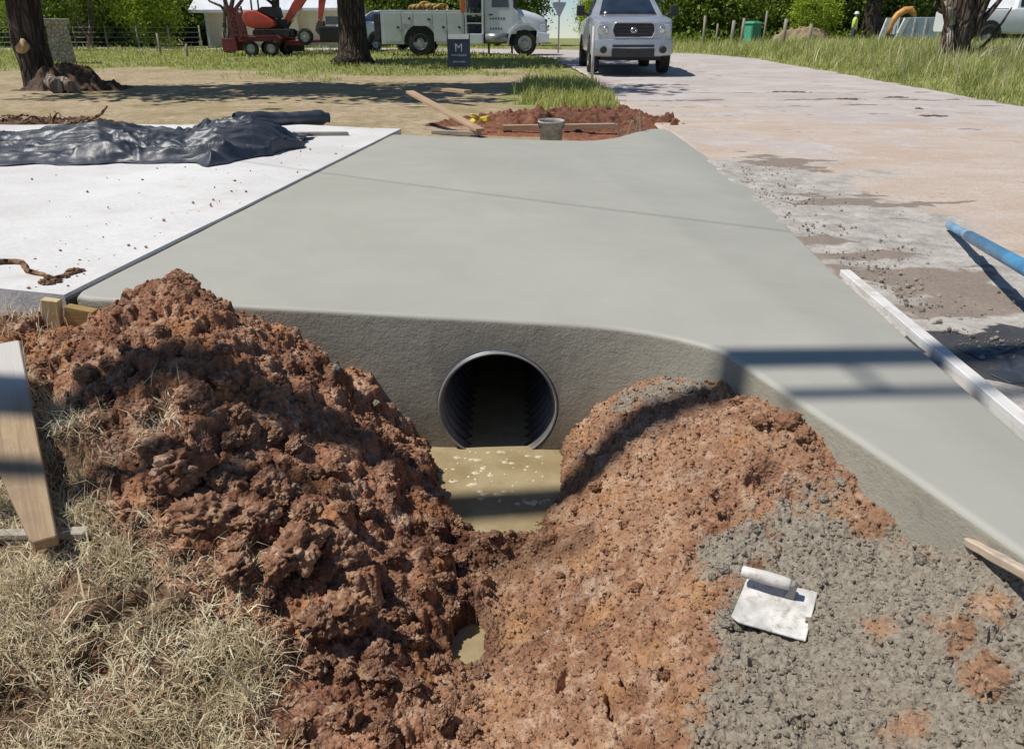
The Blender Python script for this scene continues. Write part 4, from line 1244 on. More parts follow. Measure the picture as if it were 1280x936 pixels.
# crumbs of soil dropped on the white driveway
r_ = np.random.default_rng(14)
n = 140
ux_ = r_.random(n); vy_ = r_.random(n) ** 1.6
ex_ = p1.x + (p2.x - p1.x) * vy_ ; yy_ = p1.y + (p2.y - p1.y) * vy_
xx_ = ex_ - .03 - np.abs(r_.normal(0, .9, n)) * (.4 + vy_)
yy_ = yy_ + .05
bm_ = bmesh.new(); bmesh.ops.create_icosphere(bm_, subdivisions=1, radius=1)
bv = np.array([v.co[:] for v in bm_.verts]); bf = np.array([[v.index for v in f.verts] for f in bm_.faces]); bm_.free()
rad = .0022 * 4.5 ** (r_.random(n) ** 2)
V3 = bv[None] * (1 + r_.normal(0, .2, (n, len(bv), 1))) * rad[:, None, None] * r_.uniform(.6, 1.5, (n, 1, 3))
V3 += np.stack([xx_, yy_, slab_z(xx_) + .006 + rad * .4], 1)[:, None, :]
tag(mesh_np('loose_soil', V3.reshape(-1, 3), (bf[None] + (np.arange(n) * len(bv))[:, None, None]).reshape(-1, 3), M_CLOD, smooth=False), 'specks of soil scattered over the white driveway', None, None, 'stuff')

# grit along the road edge of the slab
r_ = np.random.default_rng(15)
n = 2600
yy_ = 1.9 + 5.0 * r_.random(n) ** 1.5; xx_ = np.interp(yy_, [.1, 3, 6, 8.9], [1.40, 1.46, 1.66, 1.84]) + .06 + np.abs(r_.normal(0, .28, n)) + (yy_ < 3.3) * .06
k_ = (fbm(xx_, yy_, 2.2, 3, 151) + .25) > r_.random(n) * .6; xx_, yy_ = xx_[k_], yy_[k_]; n = len(xx_)
rad = .0022 * 5 ** (r_.random(n) ** 2.4)
V3 = bv[None] * (1 + r_.normal(0, .2, (n, len(bv), 1))) * rad[:, None, None] * r_.uniform(.6, 1.3, (n, 1, 3))
V3 += np.stack([xx_, yy_, road_z(xx_, yy_) + .008 + rad * .5], 1)[:, None, :]
tag(mesh_np('gravel', V3.reshape(-1, 3), (bf[None] + (np.arange(n) * len(bv))[:, None, None]).reshape(-1, 3), M_LUMP, smooth=False, attrs={'grey': np.repeat((r_.random(n) < .75) * 1.0, len(bv))}), 'loose grey grit along the road edge of the slab', None, None, 'stuff')
# ================================================================== POLE BESIDE THE DITCH (its shadow falls across the scene)
yb1, yb2 = at_slab(1050, 447).y, at_slab(1050, 490).y
UP = thing('utility_pole', 'tall brown wooden utility pole left of the ditch, with unseen rods added for their shadow', 'utility pole', (-4.3, yb1 - .70, 0))
W_POLE = bark_mat('pole_wood', (.12, .085, .06), (.22, .17, .12))
m = MB(); m.tube([(0, 0, -.6), (0, 0, 4), (0, 0, 12.2)], [.092, .088, .08], 20); m.build('pole', W_POLE, UP)
for za_, zb_ in ((4.0, 6.3), (8.9, 12.0)):  # unseen rods in two lengths, added to cast the second shadow band
    m = MB(); m.tube([(0, yb2 - yb1, za_), (0, yb2 - yb1, zb_)], .036, 12); m.build('shadow_rod', simple('grey_metal', (.35, .35, .35), .5, .4), UP)
m = MB()
for z_ in (4.3, 6.0, 9.4, 11.6):
    m = MB(); m.box((0, (yb2 - yb1) / 2, z_), (.03, abs(yb2 - yb1), .03)); m.build('bracket', simple('grey_metal', (.35, .35, .35), .5, .4), UP)  # braces tying the added shadow rods to the pole

c0_, c1_ = at_slab(380, 214), at_slab(860, 275)
dc_ = c1_ - c0_; hc_ = 6.5; sh_ = Vector((to_sun.x, to_sun.y, 0)) / to_sun.z * hc_
m = MB(); m.tube([c0_ + dc_ * k_ + sh_ + Vector((0, 0, hc_ + .25 * (k_ - .5) ** 2)) for k_ in np.linspace(-5, 6, 24)], .0055, 6)
tag(m.build('overhead_cable', simple('cable_black', (.03, .03, .03), .7)), 'thin black overhead cable strung high across the driveway', 'cable')

# ================================================================== VEHICLES
M_TYRE = simple('tyre_rubber', (.022, .022, .023), .85, var=.3, dirt=((.20, .15, .11), .5), bump=.3)
M_RIM = simple('steel_rim', (.42, .42, .42), .4, .6, dirt=((.18, .14, .11), .5))
M_DARK = simple('dark_underbody', (.02, .02, .021), .7)
M_BLACK = simple('black_trim', (.028, .028, .03), .5)
M_GLASS = simple('dark_glass', (.022, .035, .05), .06, var=.3, nscale=1.5, spec=.8)
M_CHROME = simple('bright_metal', (.66, .66, .66), .22, .9, var=.1)
M_LENS = simple('lamp_lens', (.55, .57, .56), .12, 0, var=.25, nscale=9, spec=.8)

def wheel(parent, x, y, r, w_, side, rimcol=M_RIM, rr=.6, lugs=True, z=None):
    z = r if z is None else z
    M = Matrix.Translation((x, y - w_ / 2, z)) @ Matrix.Rotation(R(-90), 4, 'X')
    m = MB(); m.lathe([(r * rr, .01), (r * .90, 0), (r * .985, w_ * .10), (r, w_ * .28), (r, w_ * .72), (r * .985, w_ * .9), (r * .90, w_), (r * rr, w_ - .01), (r * rr, .01)], 36, M, cap=False)
    wh = m.build('wheel', M_TYRE, parent)
    m = MB()
    s = 1 if side > 0 else -1
    f = (w_ - .02 if s > 0 else .02)
    m.lathe([(r * rr, f), (r * rr * .93, f - s * .03), (r * rr * .62, f - s * .05), (r * rr * .38, f - s * .005), (r * .12, f + s * .01), (.001, f + s * .012)], 30, M, cap=False)
    if lugs:
        for k_ in range(6):
            a = k_ * math.pi / 3
            m.tube([(x + r * rr * .55 * math.cos(a), y - w_ / 2 + f - s * .035, z + r * rr * .55 * math.sin(a)), (x + r * rr * .55 * math.cos(a), y - w_ / 2 + f - s * .022, z + r * rr * .55 * math.sin(a))], r * rr * .10, 8)
    m.build('rim', rimcol, wh)
    return wh

def pickup(name, label, cat, paint, loc, rotz):
    root = thing(name, label, cat, loc, rotz)
    def sec(x, w_, z0, z1, rnd=.10):
        h = [(w_ * .90, z0), (w_ * .985, z0 + .07), (w_, z0 + (z1 - z0) * .45), (w_ * .99, z1 - rnd * 1.1), (w_ * .965, z1 - rnd * .4), (w_ * .90, z1 - .01), (w_ * .55, z1 + .012)]
        return [(x, y, z) for y, z in h] + [(x, -y, z) for y, z in reversed(h)]
    m = MB()
    m.loft([sec(2.84, .74, .60, 1.16, .07), sec(2.80, .86, .50, 1.21, .08), sec(2.68, .955, .46, 1.25, .09), sec(2.40, 1.0, .46, 1.30), sec(1.9, 1.012, .46, 1.345), sec(1.42, 1.012, .46, 1.385), sec(1.2, 1.012, .46, 1.36, .06),
            sec(-.95, 1.012, .46, 1.36, .06), sec(-1.05, 1.01, .48, 1.33, .06), sec(-2.75, 1.0, .5, 1.33, .06), sec(-2.9, .98, .56, 1.31, .06)])
    # greenhouse
    def gr(z, xf, xr, w_):
        r_ = .12
        return [(xf, w_ - r_ * 1.6, z), (xf - .05, w_ - .05, z), (xf - .22, w_, z), (xr + .1, w_, z), (xr, w_ - .1, z), (xr, -w_ + .1, z), (xr + .1, -w_, z), (xf - .22, -w_, z), (xf - .05, -w_ + .05, z), (xf, -w_ + r_ * 1.6, z)]
    m.loft([gr(1.33, 1.46, -1.0, .95), gr(1.60, .98, -.93, .87), gr(1.84, .56, -.85, .775), gr(1.90, .40, -.78, .72), gr(1.925, .15, -.6, .58)])
    # hood creases
    body = m.build('body', paint, root, angle=32)
    m = MB(); m.box((-1.95, 0, 1.30), (1.6, 1.72, .10)); m.build('bed_liner', M_BLACK, root)
    # windscreen: on the sloping front of the greenhouse
    def wp(k_, y, push=.012):
        z = 1.39 + (1.845 - 1.39) * k_
        xf = np.interp(z, [1.33, 1.60, 1.84], [1.46, .98, .56]); return (xf + push, y * (1 - .2 * k_), z + push * .5)
    m = MB()
    gl = [[wp(k_, y * .74 * (1.02 if abs(y) < 1 else 1), .004 if abs(y) == 1 else .016) for y in (-1, -.6, 0, .6, 1)] for k_ in (0, .25, .5, .75, 1)]
    for a_, b_ in zip(gl, gl[1:]):
        for i in range(4): m._add([a_[i], a_[i + 1], b_[i + 1], b_[i]], [(0, 1, 2, 3)], True)
    bmesh.ops.remove_doubles(m.bm, verts=m.bm.verts, dist=.001)
    ws = m.build('windshield', M_GLASS, root)
    sm_ = ws.modifiers.new('thickness', 'SOLIDIFY'); sm_.thickness = .01; sm_.offset = -1
    m = MB(); m.box((1.44, 0, 1.383), (.07, 1.46, .02), Matrix.Rotation(R(35), 3, 'Y'), .005); m.build('wiper_cowl', M_BLACK, root)
    for s in (1, -1):
        def sw(x, z): return (x, s * (np.interp(z, [1.33, 1.60, 1.84], [.95, .87, .775]) + .006), z)
        for nm_, xa, xb, xc, xd in (('door_window', 1.02, .18, .18, .62), ('rear_window', .08, -.78, -.72, .08)):
            m = MB(); m.plate([sw(xa, 1.40), sw(xb, 1.40), sw(xc, 1.80), sw(xd, 1.80)], .006 * s); m.build(nm_, M_GLASS, root)
        for x_ in (1.85, -1.85):
            m = MB(); n = 18
            arc = [(x_ + .50 * math.cos(a), .44 + .50 * math.sin(a)) for a in np.linspace(0, math.pi, n)]
            m.prism([(p_[0], p_[1]) for p_ in arc], 'y', s * 1.0, s * 1.017, 0); m.build('wheel_arch', M_BLACK, root)
            wheel(root, x_, s * .905, .40, .27, s)
        # headlight
        m = MB(); pts = [(s * .50, .88), (s * .87, .90), (s * .90, 1.02), (s * .86, 1.13), (s * .52, 1.17)]
        m.prism(pts, 'x', 2.68, 2.835, .012); hl = m.build('headlight', M_LENS, root)
        m = MB(); m.lathe([(.075, 0), (.07, .012), (.03, .016)], 18, Matrix.Translation((2.836, s * .68, 1.02)) @ Matrix.Rotation(R(90), 4, 'Y')); m.build('reflector', M_CHROME, hl)
        # fog light in the bumper corner
        m = MB(); m.lathe([(.085, 0), (.08, .012), (.05, .014)], 18, Matrix.Translation((2.945, s * .73, .57)) @ Matrix.Rotation(R(90), 4, 'Y')); m.build('fog_light', M_BLACK, root)
        m = MB(); m.tube([(1.18, s * .98, 1.37), (1.18, s * 1.14, 1.43)], .03, 8)
        m.box((1.16, s * 1.22, 1.49), (.12, .21, .25), None, .04, 3); m.build('mirror', M_BLACK, root)
    # grille
    m = MB(); m.prism([(-.46, .845), (.46, .845), (.52, 1.0), (.49, 1.13), (.42, 1.165), (-.42, 1.165), (-.49, 1.13), (-.52, 1.0)], 'x', 2.78, 2.858, .012); g = m.build('grille', M_BLACK, root)
    m = MB()
    for z_ in (.93, 1.01, 1.09): m.box((2.862, 0, z_), (.012, .92, .012))
    m.build('grille_bars', simple('grey_grille_bar', (.10, .10, .105), .35, .4), g)
    m = MB(); m.lathe([(.085, 0), (.085, .012), (.065, .018)], 24, Matrix.Translation((2.866, 0, 1.005)) @ Matrix.Rotation(R(90), 4, 'Y') @ Matrix.Diagonal((.75, 1, 1, 1)), cap=False)
    ringp = [(2.876, .055 * math.cos(a), 1.005 + .030 * math.sin(a)) for a in np.linspace(0, 2 * math.pi, 25)]
    m.tube(ringp, .010, 6, cap=False); m.build('emblem', M_CHROME, g)
    m = MB()
    frame = [(2.862, .525 * c_, z_) for c_, z_ in ((-.87, .838), (.87, .838), (1, 1.0), (.93, 1.14), (.8, 1.18), (-.8, 1.18), (-.93, 1.14), (-1, 1.0), (-.87, .838))]
    m.tube(frame, .022, 6, cap=False); m.build('grille_surround', paint, g)
    # bumper
    def bs(y, x, z0, z1): return [(x - .16, y, z0), (x, y, z0 + .03), (x + .02, y, (z0 + z1) / 2), (x, y, z1 - .03), (x - .16, y, z1)]
    m = MB(); m.loft([bs(-1.02, 2.62, .46, .80), bs(-.93, 2.82, .42, .81), bs(-.6, 2.91, .40, .82), bs(0, 2.935, .40, .82), bs(.6, 2.91, .40, .82), bs(.93, 2.82, .42, .81), bs(1.02, 2.62, .46, .80)])
    bp_ = m.build('bumper', paint, root, angle=40)
    m = MB(); m.box((2.935, 0, .655), (.05, 1.02, .055), None, .01); m.box((2.935, 0, .50), (.045, 1.05, .20), None, .02); m.build('air_intake', M_BLACK, bp_)
    m = MB(); m.box((.1, 0, .42), (5.0, 1.5, .2)); m.build('chassis', M_DARK, root)
    return root

SILVER = simple('silver_paint', (.47, .49, .52), .30, .4, var=.04, nscale=1.1, coat=.6, dirt=((.46, .42, .38), .12))
WHITE = simple('white_paint', (.74, .75, .75), .35, 0, var=.05, nscale=1.0, coat=.3, dirt=((.55, .50, .44), .25))
yP = 23.4
pp = at_y(793, 98, yP - 2.9)
pickup('pickup_truck', 'silver pickup truck parked facing us on the road edge', 'pickup truck', SILVER, (pp.x, yP, road_z(0, yP - 1) + .012), R(-90 - 1.5))
p_ = at_y(1238, 50, 33)
pickup('pickup_truck', 'white pickup truck half hidden by tall grass behind the bare forked tree', 'pickup truck', WHITE, (p_.x + 1.0, 33, ground_z(p_.x, 33) + .18), R(4))
p_ = at_y(487, 66, 43)
pickup('pickup_truck', 'white pickup truck nose on between the thick trunk and the work truck', 'pickup truck', WHITE, (p_.x, 43, ground_z(p_.x, 43)), R(-128))

# ---- work truck with compartments, side view
TK = 34.0
p_ = at_y(586, 70, TK)
TS = 1 / 30.6
tz = ground_z(p_.x, TK)
TRK = thing('work_truck', 'large white work truck with tool compartments and a rack behind its cab', 'work truck', (p_.x, TK, tz), R(0))
PALE = simple('pale_grey_paint', (.54, .575, .59), .4, 0, var=.07, nscale=1.0, coat=.2, dirt=((.36, .32, .28), .35))
TW = simple('truck_white', (.70, .72, .75), .33, 0, var=.05, nscale=1.0, coat=.3, dirt=((.45, .42, .38), .25))
def tx(px): return (px - 586) * TS
def tzz(py): return (70 - py) * TS
def arch_poly(x0, x1, z0, z1, cx, r, n=16):
    """rectangle with a wheel arch cut from its lower edge"""
    a0 = math.asin(min(1, max(-1, (z0 - r) / (r * 1.22)))) if True else 0
    cz = .50
    R_ = r
    h = z0 - cz
    dx = math.sqrt(max(0, R_ * R_ - h * h))
    arc = [(cx + R_ * math.cos(a), cz + R_ * math.sin(a)) for a in np.linspace(math.pi - math.asin(h / R_), math.asin(h / R_), n)]
    return [(x0, z0)] + [p for p in arc] + [(x1, z0), (x1, z1), (x0, z1)]
hw = 1.18
m = MB()
for s in (1, -1):
    m.prism(arch_poly(tx(484), tx(583), tzz(57), tzz(20), tx(530), .63), 'y', s * hw, s * (hw - .42), .012)
m.box(((tx(484) + tx(583)) / 2, 0, tzz(50)), (tx(583) - tx(484) - .02, 2 * hw - .8, .10)); m.box((tx(582), 0, tzz(35)), (.05, 2 * hw - .8, .9))
bd = m.build('service_body', PALE, TRK)
for i, (xa, xb, za, zb) in enumerate([(487, 508, 54, 23), (510, 522, 35, 23), (524, 545, 37, 23), (547, 562, 54, 23), (564, 581, 54, 23)]):
    for s in (1, -1):
        m = MB(); m.box(((tx(xa) + tx(xb)) / 2, s * (hw + .006), (tzz(za) + tzz(zb)) / 2), (tx(xb) - tx(xa), .022, tzz(zb) - tzz(za)), None, .006)
        d_ = m.build('compartment_door', PALE, TRK)
        m = MB(); m.box((tx(xb) - .12, s * (hw + .022), (tzz(za) + tzz(zb)) / 2), (.10, .02, .07), None, .005); m.build('latch', M_BLACK, d_)
for s in (1, -1):
    m = MB(); m.prism([(tx(530) + .62 * math.cos(a), .50 + .62 * math.sin(a)) for a in np.linspace(0, math.pi, 18)], 'y', s * (hw - .43), s * (hw - .06)); m.build('wheel_well', M_DARK, TRK)
m = MB()
for i in range(4): m.box((tx(478) - .02, -.75 + i * .5, tzz(38)), (.20, .32, .95), None, .03)
m.box((tx(481), 0, tzz(57)), (.14, 2.2, .12)); m.build('rear_step', M_BLACK, TRK)
m = MB(); m.box((tx(570), 0, tzz(52)), (5.9, .9, .25)); m.box((tx(622), 0, tzz(50)), (1.3, 1.9, .30), None, .05); m.build('chassis', M_DARK, TRK)
for x_ in (545, 574, 612, 640):
    m = MB(); m.box((tx(x_), -.9, tzz(60)), (.08, .08, .50)); m.build('outrigger', M_BLACK, TRK)
m = MB(); m.tube([(tx(608), -hw + .1, tzz(50.5)), (tx(634), -hw + .1, tzz(50.5))], .20, 18); m.build('fuel_tank', simple('tank_metal', (.30, .31, .31), .35, .6), TRK)
# rack between body and cab
m = MB()
for x_ in (585, 605):
    for y_ in (-hw + .05, hw - .05): m.box((tx(x_), y_, (tzz(57) + 2.9) / 2), (.07, .07, 2.9 - tzz(57)))
for z_ in (tzz(57), tzz(34), tzz(24), tzz(4), 2.86):
    m.box((tx(595), 0, z_), (tx(605) - tx(585), 2 * hw - .1, .045))
m.build('tool_rack', TW, TRK)
m = MB(); rg2 = random.Random(3)
for z_ in (tzz(33), tzz(23)):
    for i in range(6):
        m.box((tx(587.5) + i * .11, -hw + .25 + rg2.random() * .1, z_ + .12), (.085, .2, .12 + .22 * rg2.random()), None, .01)
m.box((tx(595), -.2, 1.0), (.5, 1.2, .7)); m.box((tx(595), 0, 2.1), (.52, 1.4, .75))
m.build('tools', simple('tool_dark', (.06, .07, .08), .6, var=.6, nscale=9), TRK)
m = MB(); m.box((tx(582), -hw - .03, 2.15), (.20, .06, 1.2), None, .02); m.build('cone_holder', simple('orange_plastic', (.62, .16, .06), .5), TRK)
m = MB(); m.box((tx(596), -hw + .02, tzz(51)), (tx(605) - tx(587), .3, .36), None, .02); m.build('battery_box', TW, TRK)
# cab
cw = 1.08
m = MB()
m.prism([(tx(607), tzz(46)), (tx(646), tzz(46)), (tx(648), tzz(22)), (tx(643), tzz(18)), (tx(638), 2.45), (tx(630), 2.62), (tx(612), 2.66), (tx(607), 2.55)], 'y', -cw, cw, .07, 3)
cab = m.build('cab', TW, TRK, angle=35)
m = MB()
def hs(px, w_, zt, zb): return [(tx(px), w_, zb), (tx(px), w_, zt - .22), (tx(px), w_ - .10, zt - .06), (tx(px), w_ - .28, zt), (tx(px), -w_ + .28, zt), (tx(px), -w_ + .10, zt - .06), (tx(px), -w_, zt - .22), (tx(px), -w_, zb)]
m.loft([hs(646, 1.05, tzz(18), tzz(42)), hs(656, 1.0, tzz(20), tzz(42)), hs(668, .92, tzz(23), tzz(42)), hs(678, .82, tzz(27), tzz(44)), hs(681, .76, tzz(31), tzz(46))])
m.build('hood', TW, TRK, angle=40)
for s in (1, -1):
    arc = [(tx(655.5) + .62 * math.cos(a), .48 + .62 * math.sin(a)) for a in np.linspace(-.15, math.pi + .15, 20)]; arc2 = [(tx(655.5) + .70 * math.cos(a), .48 + .72 * math.sin(a)) for a in np.linspace(math.pi + .1, -.1, 20)]
    m = MB(); m.prism(arc + arc2, 'y', s * .86, s * 1.14, .0); m.build('fender', TW, TRK, angle=40)
for s in (1, -1):
    m = MB(); m.prism([(tx(655.5) + .615 * math.cos(a), .48 + .615 * math.sin(a)) for a in np.linspace(0, math.pi, 18)], 'y', s * .5, s * .84); m.build('wheel_well', M_DARK, TRK)
m = MB(); m.prism([(tx(669), tzz(56)), (tx(684), tzz(55)), (tx(685), tzz(45)), (tx(670), tzz(43))], 'y', -1.15, 1.15, .03); m.build('bumper', TW, TRK)
m = MB(); m.box((tx(681.5), 0, tzz(37)), (.05, 1.2, .5), None, .02); m.build('grille', M_BLACK, TRK)
for s in (1, -1):
    m = MB(); m.prism([(tx(616), tzz(17)), (tx(636.5), tzz(17)), (tx(634), 2.30), (tx(616), 2.32)], 'y', s * (cw - .01), s * (cw + .012), .01); m.build('door_window', M_GLASS, TRK)
    m = MB(); m.prism([(tx(611), tzz(45)), (tx(640), tzz(45)), (tx(641), tzz(19)), (tx(637.5), 2.40), (tx(613), 2.42)], 'y', s * (cw - .01), s * (cw + .004)); dr = m.build('door', TW, TRK)
    m = MB(); m.box((tx(615), s * (cw + .02), tzz(25)), (.14, .03, .04), None, .008); m.build('handle', M_BLACK, dr)
    m = MB(); m.box((tx(643), s * (cw + .22), 1.95), (.10, .10, .5), None, .03); m.tube([(tx(641), s * cw, 2.15), (tx(643), s * (cw + .22), 2.12)], .02, 6); m.build('mirror', M_BLACK, TRK)
    m = MB(); m.prism([(tx(674), tzz(40)), (tx(681), tzz(41)), (tx(680), tzz(35)), (tx(674), tzz(35))], 'y', s * .74, s * .90, .02); m.build('headlight', M_LENS, TRK)
    wheel(TRK, tx(655.5), s * .98, .47, .27, s, rr=.58); 
    wheel(TRK, tx(530), s * .95, .52, .42, s, rr=.55)
# small lettering on the cab door: two short dark rows, too small to read
m = MB()
for r_i, (z_, n_) in enumerate(((tzz(29), 6), (tzz(40), 5))):
    for i in range(n_): m.box((tx(614.5) + i * .105, -cw - .006, z_), (.06 + .02 * (i % 2), .004, .07))
m.build('door_lettering', simple('dull_ink', (.16, .17, .22), .6), TRK)
m = MB(); m.prism([(tx(607.5), 2.3), (tx(612), 2.3), (tx(612), 2.5), (tx(607.5), 2.5)], 'y', -.8, .8); m.build('rear_panel', M_GLASS, TRK)
# the yellow hoses riding on the body
m = MB(); rg2 = random.Random(8)
for i in range(9):
    cx_, cz_ = tx(522 + i * 4.2), tzz(17) + rg2.uniform(0, .15)
    m.tube([(cx_ + .22 * math.cos(a), -.3 + rg2.uniform(-.05, .05) + .10 * math.sin(a * 2), cz_ + .16 * math.sin(a)) for a in np.linspace(0, 2 * math.pi, 16)], .05, 8)
tag(m.build('hose_coil', simple('faded_yellow', (.50, .34, .10), .7, var=.35), None, TRK.location + Vector((0, 0, -.10))), 'faded yellow hoses heaped on top of the work truck body', 'hose')

# ---- tandem trailer and small excavator
TLY = 33.5
p_ = at_y(338, 69, TLY); GZ = ground_z(p_.x, TLY)
MAROON = simple('maroon_paint', (.20, .028, .030), .5, 0, var=.3, dirt=((.20, .12, .09), .4))
ORANGE = simple('excavator_red', (.56, .075, .04), .4, 0, var=.15, dirt=((.40, .20, .14), .35))
TRL = thing('equipment_trailer', 'maroon tandem axle trailer with its ramps standing up, parked on the lawn', 'trailer', (p_.x, TLY, GZ))
def ex(px): return (px - 338) / 31.0
def ez(py): return (69 - py) / 31.0
m = MB(); m.box((ex(337), 0, ez(49)), (ex(362) - ex(312), 1.9, .10)); m.box((ex(336), -.97, ez(50)), (ex(362) - ex(312), .07, .16)); m.box((ex(336), .97, ez(50)), (ex(362) - ex(312), .07, .16)); 
for y_ in (-.6, .6): m.tube([(ex(360), y_, ez(52)), (ex(424), 0, ez(52))], .06, 6)
m.build('frame', MAROON, TRL)
for s in (1, -1):
    m = MB(); m.prism([(ex(314), ez(50)), (ex(318), ez(47)), (ex(359), ez(47)), (ex(363), ez(50)), (ex(363), ez(48.5)), (ex(359), ez(45.5)), (ex(318), ez(45.5)), (ex(314), ez(48.5))], 'y', s * .97, s * 1.25); m.build('fender', MAROON, TRL)
for x_ in (326, 350):
    for s in (1, -1): wheel(TRL, ex(x_), s * 1.1, .275, .2, s, rimcol=simple('white_rim', (.42, .42, .42), .5), rr=.6)
for y_ in (-.55, .55):
    m = MB()
    for k_ in (-.28, .28): m.box((ex(303), y_ + k_, ez(37)), (.06, .06, ez(12) - ez(62)), Matrix.Rotation(R(-6), 3, 'Y'))
    for k_ in range(9): m.box((ex(303) + (ez(58 - 5.3 * k_) - ez(37)) * -.105, y_, ez(58 - 5.3 * k_)), (.05, .56, .05), Matrix.Rotation(R(-6), 3, 'Y'))
    m.box((ex(301), y_, ez(55)), (.10, .5, .5)); m.build('ramp', MAROON, TRL)
m = MB(); m.box((ex(297), 0, ez(56)), (.55, 1.7, .45), None, .02); m.build('ramp_base', MAROON, TRL)
m = MB(); m.box((ex(371), 0, ez(58)), (.55, .6, .36), None, .04); m.build('tongue_box', M_DARK, TRL)
m = MB(); m.box((ex(372), -.2, ez(53)), (.7, .5, .25), None, .03); m.build('tool_box', MAROON, TRL)
wheel(TRL, ex(388), -.55, .31, .2, -1, rimcol=simple('white_rim', (.42, .42, .42), .5), rr=.6, z=ez(47))
m = MB(); m.box((ex(418), 0, ez(44)), (.95, .6, .55), None, .04); m.build('front_box', M_DARK, TRL)
EXC = thing('mini_excavator', 'small red excavator with raised boom loaded on the maroon trailer', 'excavator', (p_.x, TLY, GZ + ez(47.4)))
def vz(py): return (47.4 - py) / 31.0
for s in (1, -1):
    m = MB(); pr = [(ex(330) + .14 * math.cos(a), .14 + .14 * math.sin(a)) for a in np.linspace(math.pi / 2, 3 * math.pi / 2, 10)] + [(ex(366) + .14 * math.cos(a), .14 + .14 * math.sin(a)) for a in np.linspace(-math.pi / 2, math.pi / 2, 10)]
    m.prism(pr, 'y', s * .42, s * .72, .02); m.build('track', M_TYRE, EXC)
m = MB(); m.prism([(ex(314), vz(26)), (ex(316), vz(21)), (ex(321), vz(18)), (ex(330), vz(18)), (ex(345), vz(25)), (ex(352), vz(30)), (ex(353), vz(35)), (ex(346), vz(38)), (ex(326), vz(38)), (ex(317), vz(35))], 'y', -.62, .62, .05, 3)
m.build('body', ORANGE, EXC, angle=40)
m = MB(); m.tube([(ex(340), 0, .28), (ex(340), 0, vz(37))], .30, 18); m.box((ex(342), 0, .30), (1.0, .9, .12)); m.build('turntable', M_DARK, EXC)
m = MB(); m.prism([(ex(331), vz(18)), (ex(350), vz(26)), (ex(356), vz(26)), (ex(354), vz(14)), (ex(338), vz(14))], 'y', -.45, .45, .03); m.build('seat', M_BLACK, EXC)
m = MB()
for y_ in (-.45, .45): m.tube([(ex(326), y_, vz(18)), (ex(326), y_, vz(3)), (ex(327), y_, vz(-8)), (ex(352), y_, vz(-8))], .035, 8)
m.tube([(ex(352), -.45, vz(-8)), (ex(352), .45, vz(-8))], .03, 8); m.build('canopy_post', M_BLACK, EXC)
m = MB(); m.box((ex(338), 0, vz(-9)), (1.1, 1.15, .06), None, .02); m.build('canopy', M_BLACK, EXC)
def arm(path, w0, th):
    m = MB(); 
    for (a, b_), (wa, wb) in zip(zip(path, path[1:]), w0):
        d_ = Vector((b_[0] - a[0], 0, b_[1] - a[1])).normalized(); n_ = Vector((-d_.z, 0, d_.x))
        pa, pb = Vector((a[0], 0, a[1])), Vector((b_[0], 0, b_[1]))
        m.prism([((pa + n_ * wa).x, (pa + n_ * wa).z), ((pb + n_ * wb).x, (pb + n_ * wb).z), ((pb - n_ * wb).x, (pb - n_ * wb).z), ((pa - n_ * wa).x, (pa - n_ * wa).z)], 'y', -th, th, .01)
    return m
arm([(ex(362), vz(31)), (ex(377), vz(12)), (ex(391), vz(-2)), (ex(409), vz(-4))], [(.09, .16), (.16, .15), (.15, .08)], .11).build('boom', ORANGE, EXC)
arm([(ex(410), vz(-6)), (ex(409), vz(5)), (ex(404), vz(28))], [(.10, .13), (.13, .07)], .085).build('stick', ORANGE, EXC)
m = MB(); m.prism([(ex(403), vz(28)), (ex(409), vz(30)), (ex(408), vz(43)), (ex(402), vz(45)), (ex(398), vz(40)), (ex(400), vz(33))], 'y', -.2, .2, .02); m.build('bucket', simple('bucket_steel', (.16, .11, .08), .7, .3), EXC)
m = MB(); m.tube([(ex(364), -.02, vz(36)), (ex(379), -.02, vz(17))], .045, 8); m.tube([(ex(385), 0, vz(6)), (ex(404), 0, vz(-1))], .04, 8); m.build('ram', M_CHROME, EXC)
m = MB(); m.box((ex(358), 0, vz(33)), (.35, .4, .35), None, .03); m.prism([(ex(362), vz(46)), (ex(368), vz(46)), (ex(367), vz(38)), (ex(364), vz(38))], 'y', -.65, .65, .01); m.build('dozer_blade', M_BLACK, EXC)

# ---- white trailer with orange arm, right, beyond the verge
UY = 43.0
p_ = at_y(1110, 52, UY); UZ = ground_z(p_.x, UY)
def ux_(px): return (px - 1110) / 24.2
def uz_(py): return CAM_Z + UY * math.tan(math.atan((468 - py) / FPX) - PITCH) - UZ
UT = thing('utility_trailer', 'pale utility trailer with white slanted end posts behind the tall verge grass', 'utility trailer', (p_.x, UY, UZ))
m = MB(); m.box(((ux_(1123) + ux_(1205)) / 2, .8, (uz_(22) + .35) / 2), (ux_(1205) - ux_(1123), 1.7, uz_(22) - .35), None, .03); bx_ = m.build('box', simple('bluegrey_panel', (.40, .46, .52), .5, var=.1), UT)
m = MB()
for px in (1124, 1138, 1152, 1170, 1190): m.box((ux_(px), -.06, (uz_(22) + .35) / 2), (.07, .03, uz_(22) - .4))
m.build('rib', simple('white_panel', (.72, .72, .70), .5), bx_)
for a_, b_ in (((1096, 52), (1103, 23)), ((1115, 52), (1125, 23))):
    m = MB(); m.prism([(ux_(a_[0]) - .12, uz_(54)), (ux_(a_[0]) + .14, uz_(54)), (ux_(b_[0]) + .14, uz_(b_[1])), (ux_(b_[0]) - .12, uz_(b_[1]))], 'y', -.35, -.22, .01); m.build('end_post', simple('white_panel', (.72, .72, .70), .5), UT)
